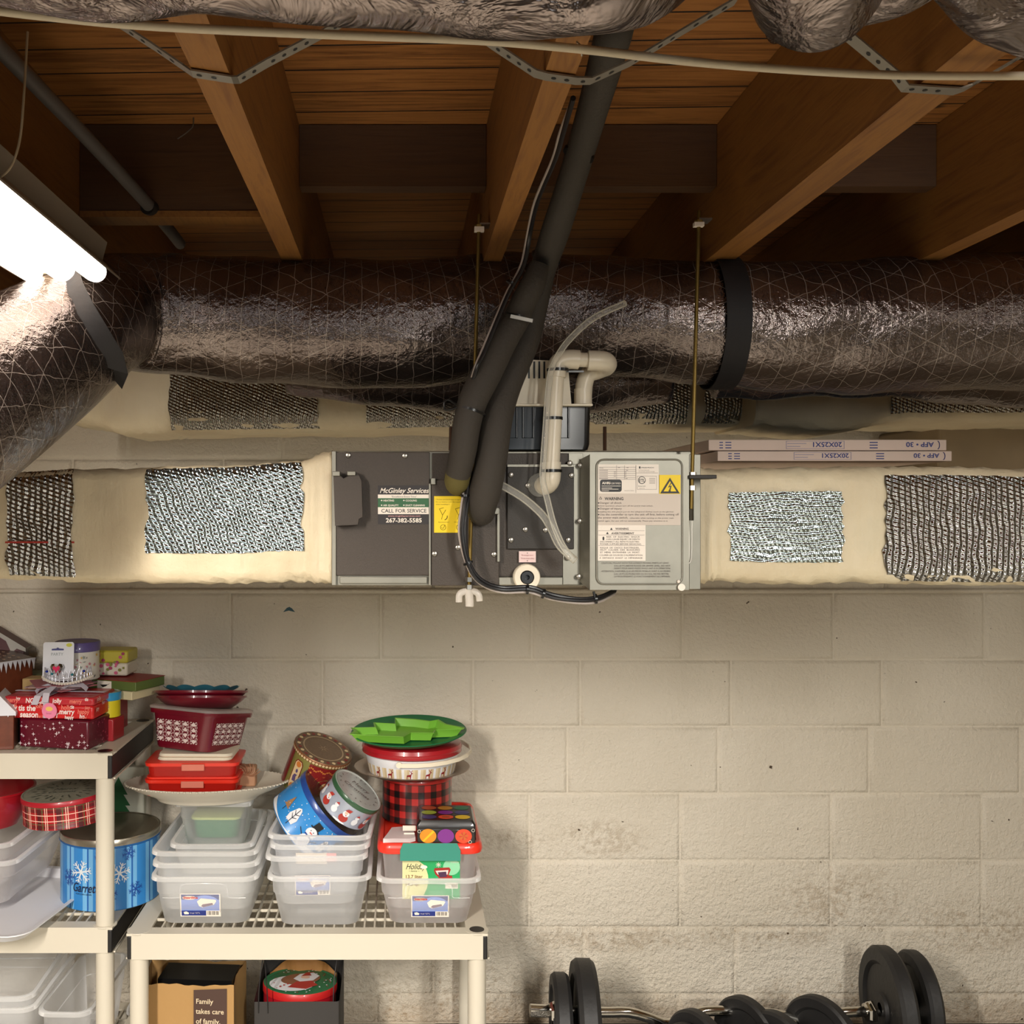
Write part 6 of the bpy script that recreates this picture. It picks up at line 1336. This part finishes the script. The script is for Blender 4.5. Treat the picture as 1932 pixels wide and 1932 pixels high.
GB1 = K('gingerbread', '6A3420', .4, coat=.2, var=.15, vscale=60); GB2 = K('gingerbread_roof', '4A2A1C', .4, coat=.2, var=.2, vscale=90); ICE = K('icing_white', 'DCDCE4', .4)
h1 = boxthing('house_tin', 'tall gingerbread house tin with icing drips, second from the left edge', 'tin', (-1.148, 2.985, ZT + .0005), R(-32), .14, .13, .200, GB1, .002, group='house-shaped tins')
b = MB()
def zr(x): return .203 + .16 * (.075 - x)
hr = [Vector((-.075, -.070, .196)), Vector((.075, -.070, .196)), Vector((.075, .070, .196)), Vector((-.075, .070, .196))]; ht = [Vector((p.x, p.y, zr(p.x))) for p in hr]
b.rings([hr, ht], GB2); b.build('roof', h1, False, sharp=15)
b = MB(); yy = -.0708
for k in range(9):
    x = -.075 + k * .0166; z_ = zr(x + .008); b.poly([(x, yy, zr(x) + .001), (x + .0166, yy, zr(x + .0166) + .001), (x + .012, yy, z_ - .022 - .008 * (k % 3)), (x + .006, yy, z_ - .026 - .004 * (k % 2)), (x + .003, yy, z_ - .012)][::-1], ICE)
for k in range(9): y = -.070 + k * .0155; b.poly([(.0758, y, .204), (.0758, y + .0155, .204), (.0758, y + .010, .182 - .005 * (k % 3)), (.0758, y + .006, .190)], ICE)
b.tube([Vector((-.075, -.071, zr(-.075))), Vector((.075, -.071, zr(.075)))], .0022, ICE, 6, smooth=0); b.tube([Vector((.0755, -.07, .204)), Vector((.0755, .07, .204))], .0018, ICE, 6, smooth=0)
yy = -.0668
b.poly([(-.018, yy, .05), (.025, yy, .05), (.025, yy, .125), (-.018, yy, .125)], ICE); b.poly([(-.013, yy - .0003, .054), (.020, yy - .0003, .054), (.020, yy - .0003, .120), (-.013, yy - .0003, .120)], K('door_brown', '7A3A1C', .5)); b.poly([(.032, yy, .085), (.052, yy, .085), (.052, yy, .110), (.032, yy, .110)], K('window_yellow', 'D8B848', .5))
b.box((.067, -.065, .088), (.010, .008, .17), K('candy_pink', 'E0A898', .4))
for x, z in ((.045, .085), (.05, .03), (.035, .015), (.040, .12), (-.03, .13), (.03, .15), (-.05, .11)): b.poly([Vector((x + (.006 if q % 2 == 0 else .002) * math.cos(q * math.pi / 6), yy - .0002, z + (.006 if q % 2 == 0 else .002) * math.sin(q * math.pi / 6))) for q in range(12)], ICE)
for r_i in range(4):
    for c_i in range(5): cx_, cy_ = -.045 + c_i * .022 + (r_i % 2) * .008, -.04 + r_i * .024; zz_ = zr(cx_) - .0035; b.tube([Vector((cx_ + .006 * math.cos(q), cy_ + .005 * math.sin(q), zz_ + .006)) for q in (3.3, 4.0, 4.7, 5.4, 6.1)], .0008, K('icing_tan', 'A88C74', .5), 4, smooth=0)
b.build('icing', h1, False)
house('small gingerbread house tin with white roof edge, beside the black dotted tin', (-1.062, 2.79, ZT + .0005), R(12), .075, .10, .098, .048, GB1, ICE, ICE)
house('dark red barn-shaped tin with a snowy eave, at the back left, topmost', (-1.20, 3.085, ZT + .195), R(8), .19, .07, .030, .065, K('barn_red', '3A1418', .5), K('barn_roof', '481418', .5), K('snow_grey', 'A8A49C', .5))
bxx = boxthing('storage_box', 'plain brown box under the barn-shaped tin', 'box', (-1.20, 3.085, ZT + .0005), R(8), .17, .075, .192, K('plain_brown', '4A3428', .7), .003)
st_ = boxthing('striped_box', 'green and cream striped box behind the gingerbread tin', 'box', (-1.035, 3.08, ZT + .0005), R(6), .12, .10, .152, K('stripe_green', '5E6238', .6), .002)
b = MB(); f = fw(.10)
for k in range(5): rectm(b, f, -.06, .085 + k * .013, .06, .090 + k * .013, K('stripe_cream', '9A9668', .6), .0003)
b.build('stripe_print', st_, False)
sw_ = boxthing('swirl_box', 'small tan box with a swirl, beside the gingerbread tin', 'box', (-1.022, 2.965, ZT + .120), R(-5), .075, .06, .036, K('tan_box', 'B89A68', .6), .003)
b = MB(); b.tube([Vector((.004 + (.002 + .0013 * k * .5) * math.cos(k * .7), -.0315, .018 + (.002 + .0012 * k * .5) * math.sin(k * .7))) for k in range(12)], .0007, K('swirl_brown', '6A4A28'), 4); b.build('swirl', sw_, False)
boxthing('storage_box', 'plain red box under the small tan swirl box', 'box', (-1.022, 2.97, ZT + .0005), 0, .09, .08, .118, K('box_darkred', '4E1418', .6), .003)
# napkins
nk = thing('napkin_pack', 'fanned pack of dusky pink napkins under the tiara card', 'napkins', (-.935, 2.88, ZT + .1385 + .004), (0, 0, 0))
for i in range(4):
    b = MB(); a = R(-35 + i * 22); M9 = Matrix.Rotation(a, 3, 'Z'); q = [M9 @ Vector(p) for p in ((-.075, -.055, 0), (.075, -.055, 0), (.08, .06, .004), (-.07, .06, .004))]; z9 = i * .0035
    b.rings([[p + Vector((0, 0, z9)) for p in q], [p + Vector((0, 0, z9 + .002)) for p in q]], (K('napkin_pink', 'A8646C', .8), K('napkin_mauve', '9A8088', .8), K('napkin_light', 'B89C98', .8))[i % 3]); b.build('napkin', nk, False, sharp=20)
# floral tin with card and tiara
FLB = K('floral_white', 'D0CCC4', .35, coat=.3); PUR = K('lid_purple', '5A4E86', .35, coat=.3)
t6, l6 = tin('white floral tin with a purple lid, behind the toy tiara', (-.905, 2.935, ZT + .158), (0, 0, 1), .060, .104, FLB, PUR, .026, lidtop=K('lid_dustypurple', '6A6078', .4))
b = MB(); pc = [K('fl_gold', 'C8A048'), K('fl_navy', '2A2A44'), K('fl_grey', '8A9088'), K('fl_rose', 'B87884')]
for k in range(60):
    u = rs.uniform(-.088, .088); v = rs.uniform(.008, .070); s_ = rs.uniform(.003, .006); a = rs.uniform(0, 3)
    cpoly(b, .060, [(u + (s_ if q % 2 == 0 else s_ * .45) * math.cos(q * math.pi / 5 + a), v + (s_ if q % 2 == 0 else s_ * .45) * math.sin(q * math.pi / 5 + a)) for q in range(10)] if k % 3 else [(u - s_ * math.cos(a), v - s_ * math.sin(a)), (u + s_ * .3 * math.sin(a), v - s_ * .3 * math.cos(a)), (u + s_ * math.cos(a), v + s_ * math.sin(a)), (u - s_ * .3 * math.sin(a), v + s_ * .3 * math.cos(a))], pc[k % 4], .0008 + k * .00001)
b.build('floral_print', t6, False)
tc9 = thing('tiara_card', 'toy tiara with a pink heart gem on a white hanging card', 'toy', (-.928, 2.835, ZT + .160), (R(-6), 0, R(4)))
b = MB(); q = [Vector((p.x, 0, p.y + .058)) for p in rrect(.082, .104, .006, 0, 3)]; b.rings([q, [p + Vector((0, .0012, 0)) for p in q]][::-1], K('card_white', 'D4D6DE', .4)); b.build('card', tc9, False, sharp=20)
b = MB(); b.poly([(-.018, -.0008, .088), (.014, -.0008, .088), (.014, -.0008, .092), (.002, -.0008, .093), (-.002, -.0008, .096), (-.006, -.0008, .093), (-.018, -.0008, .092)], K('card_slot', '2A2E78'))
b.poly([Vector((.028 + a, -.0008, .102 + c)) for a, c in ell(0, 0, .008, .005, 12)], K('card_yellow', 'C8C83A')); textmesh(b, 'PARTY', .011, (-.020, -.0008, .074), K('card_grey', '8A9498'))
b.build('card_print', tc9, False)
b = MB(); hp_ = [(0, -.014), (.009, -.004), (.0125, .004), (.010, .010), (.005, .011), (0, .006), (-.005, .011), (-.010, .010), (-.0125, .004), (-.009, -.004)]
b.rings([[Vector((x * 1.35, -.010, .038 + z * 1.35)) for x, z in hp_], [Vector((x * 1.35, -.016, .038 + z * 1.35)) for x, z in hp_], [Vector((x * .9, -.020, .038 + z * .9)) for x, z in hp_]], CHR, cap1=True)
b.rings([[Vector((x, -.0165, .038 + z)) for x, z in hp_], [Vector((x * .7, -.023, .038 + z * .7)) for x, z in hp_]], K('gem_pink', 'D81C58', .15, coat=.6)); hg = b.build('heart_gem', tc9, False, sharp=20)
b = MB(); arc = [Vector((.024 + .064 * math.sin(a), -.052 * math.cos(a) + .018, .002 + .018 * abs(math.sin(a)) ** 2)) for a in [R(-80 + k * 10) for k in range(17)]]
TSL = K('tiara_silver', 'CCCCD6', .3, .45); b.tube(arc, .0024, TSL, 6); b.tube([p + Vector((0, 0, .012)) for p in arc], .0018, TSL, 6)
for i, p in enumerate(arc):
    if i < 16:
        q = arc[i + 1]; b.tube([p, p + Vector((0, 0, .012)), (p + q) / 2 + Vector((0, 0, .024 + .008 * math.sin(i * math.pi / 16))), q + Vector((0, 0, .012)), q], .0014, TSL, 5, smooth=2)
b.build('tiara_frame', tc9, False)
b = MB(); PRL = K('pearl', 'D8D0C4', .25, coat=.5)
for k in range(26):
    a = R(-78 + k * 6.25); c = Vector((.024 + .067 * math.sin(a), -.055 * math.cos(a) + .018, .0 + .018 * abs(math.sin(a)) ** 2)); b.lathe([(.0002, -.0044), (.0031, -.003), (.0044, 0), (.0031, .003), (.0002, .0044)], PRL, 8, c=c)
b.build('pearl_row', tc9, False)['kind'] = 'stuff'
b = MB()
for i, (k, m) in enumerate(((3, 'gem_blue'), (5, 'gem_teal'), (10, 'gem_teal'), (13, 'gem_blue'), (8, 'gem_clear'))):
    c = arc[k] + Vector((0, -.004, .020)); b.lathe([(.0002, -.004), (.004, -.002), (.004, .002), (.0002, .004)], K(m, {'gem_blue': '1A2A8A', 'gem_teal': '1A6A78', 'gem_clear': 'C8C8D0'}[m], .12, coat=.6), 8, c=c)
b.build('gemstones', tc9, False)
# yellow pink box, stacked boxes
yb9 = boxthing('floral_tin', 'yellow and white tin box with pink flowers, on the flat boxes', 'tin', (-.825, 3.02, ZT + .158), R(-4), .105, .09, .072, K('floral_cream', 'D0C8B8', .4), .006, lid=K('floral_yellow', 'B8AC3C', .4), lidh=.036)
b = MB(); f = fw(.094)
for k in range(26):
    u, v = rs.uniform(-.048, .048), rs.uniform(.006, .068); s_ = rs.uniform(.003, .0065); polym(b, f, ell(u, v, s_, s_ * .9, 9), (K('fl_pink', 'C05478'), K('fl_magenta', '9A3058'), K('fl_olive', '7A7A30'))[k % 3], .0008 + k * .00002)
b.build('flower_print', yb9, False)
fb9 = boxthing('book_box', 'flat red-topped box with green sides, under the yellow floral tin', 'box', (-.790, 2.99, ZT + .127), R(-24), .185, .13, .026, K('box_green', '5A6A34', .5), .002, group='flat boxes overhanging the shelf')
b = MB(); b.box((0, 0, .0265), (.187, .132, .0015), K('box_redtop', '8A2420', .5)); f = fw(.13); rectm(b, f, -.04, .002, .01, .023, LABW, .0004); polym(b, f, [(-.03, .012), (.0, .014), (.005, .018), (-.01, .008), (-.02, .005)], INK, .0007); b.build('box_print', fb9, False)
boxthing('book_box', 'flat cream box overhanging the shelf, lower of the two flat boxes', 'box', (-.797, 2.985, ZT + .103), R(-24), .175, .125, .0235, K('box_creamplain', 'C8BC98', .6), .002, group='flat boxes overhanging the shelf')
boxthing('storage_box', 'red box at the back of the top shelf, under the flat boxes', 'box', (-.85, 3.0, ZT + .0005), R(-4), .10, .12, .1015, K('box_red', '8A1820', .45, coat=.2), .003)
t7, l7 = tin('small yellow tin with green leaves and a blue lid, right of the red gift tin', (-.812, 2.885, ZT + .062), (0, 0, 1), .040, .068, K('tin_yellow', 'D0C020', .4, coat=.3), K('lid_skyblue', '2A88B8', .35, coat=.3), .022, lidtop=K('lid_pale', 'A8B8A8', .4))
b = MB()
for u, v, a in ((.008, .018, .6), (-.006, .024, 2.2), (.012, .034, 1.2), (-.026, .02, .9)):
    cpoly(b, .040, [(u - .011 * math.cos(a), v - .011 * math.sin(a)), (u + .005 * math.sin(a), v - .005 * math.cos(a)), (u + .011 * math.cos(a), v + .011 * math.sin(a)), (u - .005 * math.sin(a), v + .005 * math.cos(a))], K('leaf_green', '3E8A3A', .5), .0008)
b.build('leaf_print', t7, False)
boxthing('storage_box', 'small red box under the yellow leaf tin', 'box', (-.812, 2.885, ZT + .0005), R(-8), .075, .075, .060, K('box_crimson', 'A01A24', .45, coat=.2), .003)

# ================================================================= BARBELL AND DUMBBELLS
b = MB(); b.box2((.1, 2.55, 0), (1.9, 3.15, .018), K('rubber_mat', '2A2A2A', .9, bump=.2)); tag(b.build('rubber_mat', bevel=.004), 'black rubber mat on the floor beneath the weights', 'mat')
MV = Matrix(((0, 0, 1), (0, 1, 0), (-1, 0, 0)))     # lathe axis along world X
def plate(par, c, r, th, side=1, rot=None, name='weight_plate'):
    b = MB(); M_ = rot or MV
    b.lathe([(.016, -th / 2), (.04, -th / 2), (.045, -th * .32), (r * .70, -th * .32), (r * .76, -th / 2), (r * .95, -th / 2), (r, -th * .3), (r, th * .3), (r * .95, th / 2), (r * .76, th / 2), (r * .70, th * .32), (.045, th * .32), (.04, th / 2), (.016, th / 2)], RUB, 56, M=M_, c=c); return b.build(name, par, sharp=25)
cz_ = .018 + .16; rotb = Matrix.Rotation(R(-9), 3, 'Z')
bb = thing('barbell', 'chrome curl barbell with two black weight plates at each end, against the wall', 'barbell', (1.0, 2.9, .018))
pL = Vector(((1040 - 757) * 2.80 / F, 2.80, cz_)); pR = Vector(((1760 - 757) * 2.93 / F, 2.93, cz_)); dx = (pR - pL).normalized(); q_ = Vector((0, 1, 0)); q_ = (q_ - dx * q_.dot(dx)).normalized(); up_ = dx.cross(q_)
MR = Matrix((up_ * -1, q_, dx)).transposed()
tilt = R(20)
for (px, r, dd, th) in ((1058, .130, 2.80, .044), (1103, .163, 2.805, .056), (1676, .163, 2.89, .046), (1730, .140, 2.92, .038)):
    s_ = 1; c = Vector(((px - 757) * dd / F, dd, .018 + .1655)); M_ = Matrix.Rotation(R(-10), 3, 'Z') @ MR; plate(bb, c, r, th, rot=M_)
b = MB(); y0_ = 2.80
bp = [P(1000, 1908, 2.795), P(1130, 1914, 2.81), P(1185, 1914, 2.815), P(1225, 1925, 2.82), P(1260, 1936, 2.83), P(1300, 1922, 2.835), P(1330, 1912, 2.84), P(1385, 1912, 2.85), P(1430, 1914, 2.86), P(1475, 1920, 2.865), P(1520, 1934, 2.87), P(1550, 1926, 2.875), P(1580, 1916, 2.88), P(1640, 1912, 2.885), P(1774, 1910, 2.94)]
for p in bp: p.z += .006
b.tube(bp, .0135, CHR, 18, smooth=3); b.build('bar', bb)
b = MB(); b.tube([P(1000, 1908, 2.795), P(1040, 1909, 2.798)], .0145, K('thread_steel', '9A958C', .3, .9, bump=.8, bscale=300), 14, smooth=0); b.build('threaded_end', bb)
for px, d9 in ((1044, 2.797), (1640, 2.885)):
    b = MB(); c = P(px, 1909, d9); b.lathe([(.014, -.012), (.024, -.010), (.027, -.004), (.020, 0), (.030, .004), (.030, .010), (.014, .012)], CHR, 6, M=MR, c=c); b.build('spin_collar', bb, sharp=20)
def dumbbell(label, c, ang, r):
    t = thing('dumbbell', label, 'dumbbell', (c[0], c[1], .018), group='dumbbells in front of the barbell')
    M_ = Matrix.Rotation(ang, 3, 'Z') @ Matrix(((0, 0, 1), (0, 1, 0), (-1, 0, 0))); ax_ = M_ @ Vector((0, 0, 1)); c = Vector(c)
    b = MB(); b.tube([c - ax_ * .19, c + ax_ * .19], .0125, CHR, 16, smooth=0); b.build('bar', t)
    for s_ in (-1, 1): plate(t, c + ax_ * .085 * s_, r, .034, rot=M_); plate(t, c + ax_ * .118 * s_, r * .78, .026, rot=M_)
    for s_ in (-1, 1):
        b = MB(); b.lathe([(.013, -.01), (.022, -.008), (.026, 0), (.022, .008), (.013, .01)], CHR, 6, M=M_, c=c + ax_ * .145 * s_); b.build('spin_collar', t, sharp=20)
    return t
r9 = .098
dumbbell('black dumbbell on the mat, left of the pair in front of the barbell', ((1381 - 757) * 2.70 / F, 2.76, .018 + r9 + .020), R(27), .118)
dumbbell('black dumbbell on the mat, right of the pair in front of the barbell', ((1514 - 757) * 2.70 / F + .02, 2.76, .018 + r9 + .020), R(31), .118)

# moulded outlines on the fronts of the labelled totes
for par_, f0, sc_ in ((tote_a, fm_a, 1.0), (tote_n, fm3, .98)):
    b = MB(); b.tube([f0(x * sc_, z) + Vector((0, -.001, 0)) for x, z in ((-.108, .070), (-.066, .070), (-.062, .080), (-.060, .098), (-.045, .108), (.045, .108), (.060, .098), (.062, .080), (.066, .070), (.108, .070))], .0009, CRM_, 6, smooth=2); b.build('moulded_line', par_, False)
b = MB(); b.poly([P(x, y, 3.1775) for x, y in ((534, 1155), (541, 1147), (546, 1145), (551, 1148), (557, 1155), (545, 1152))], K('blue_chip', '3A5A66', .6)); b.build('paint_mark', bpy.data.objects['wall_back'])
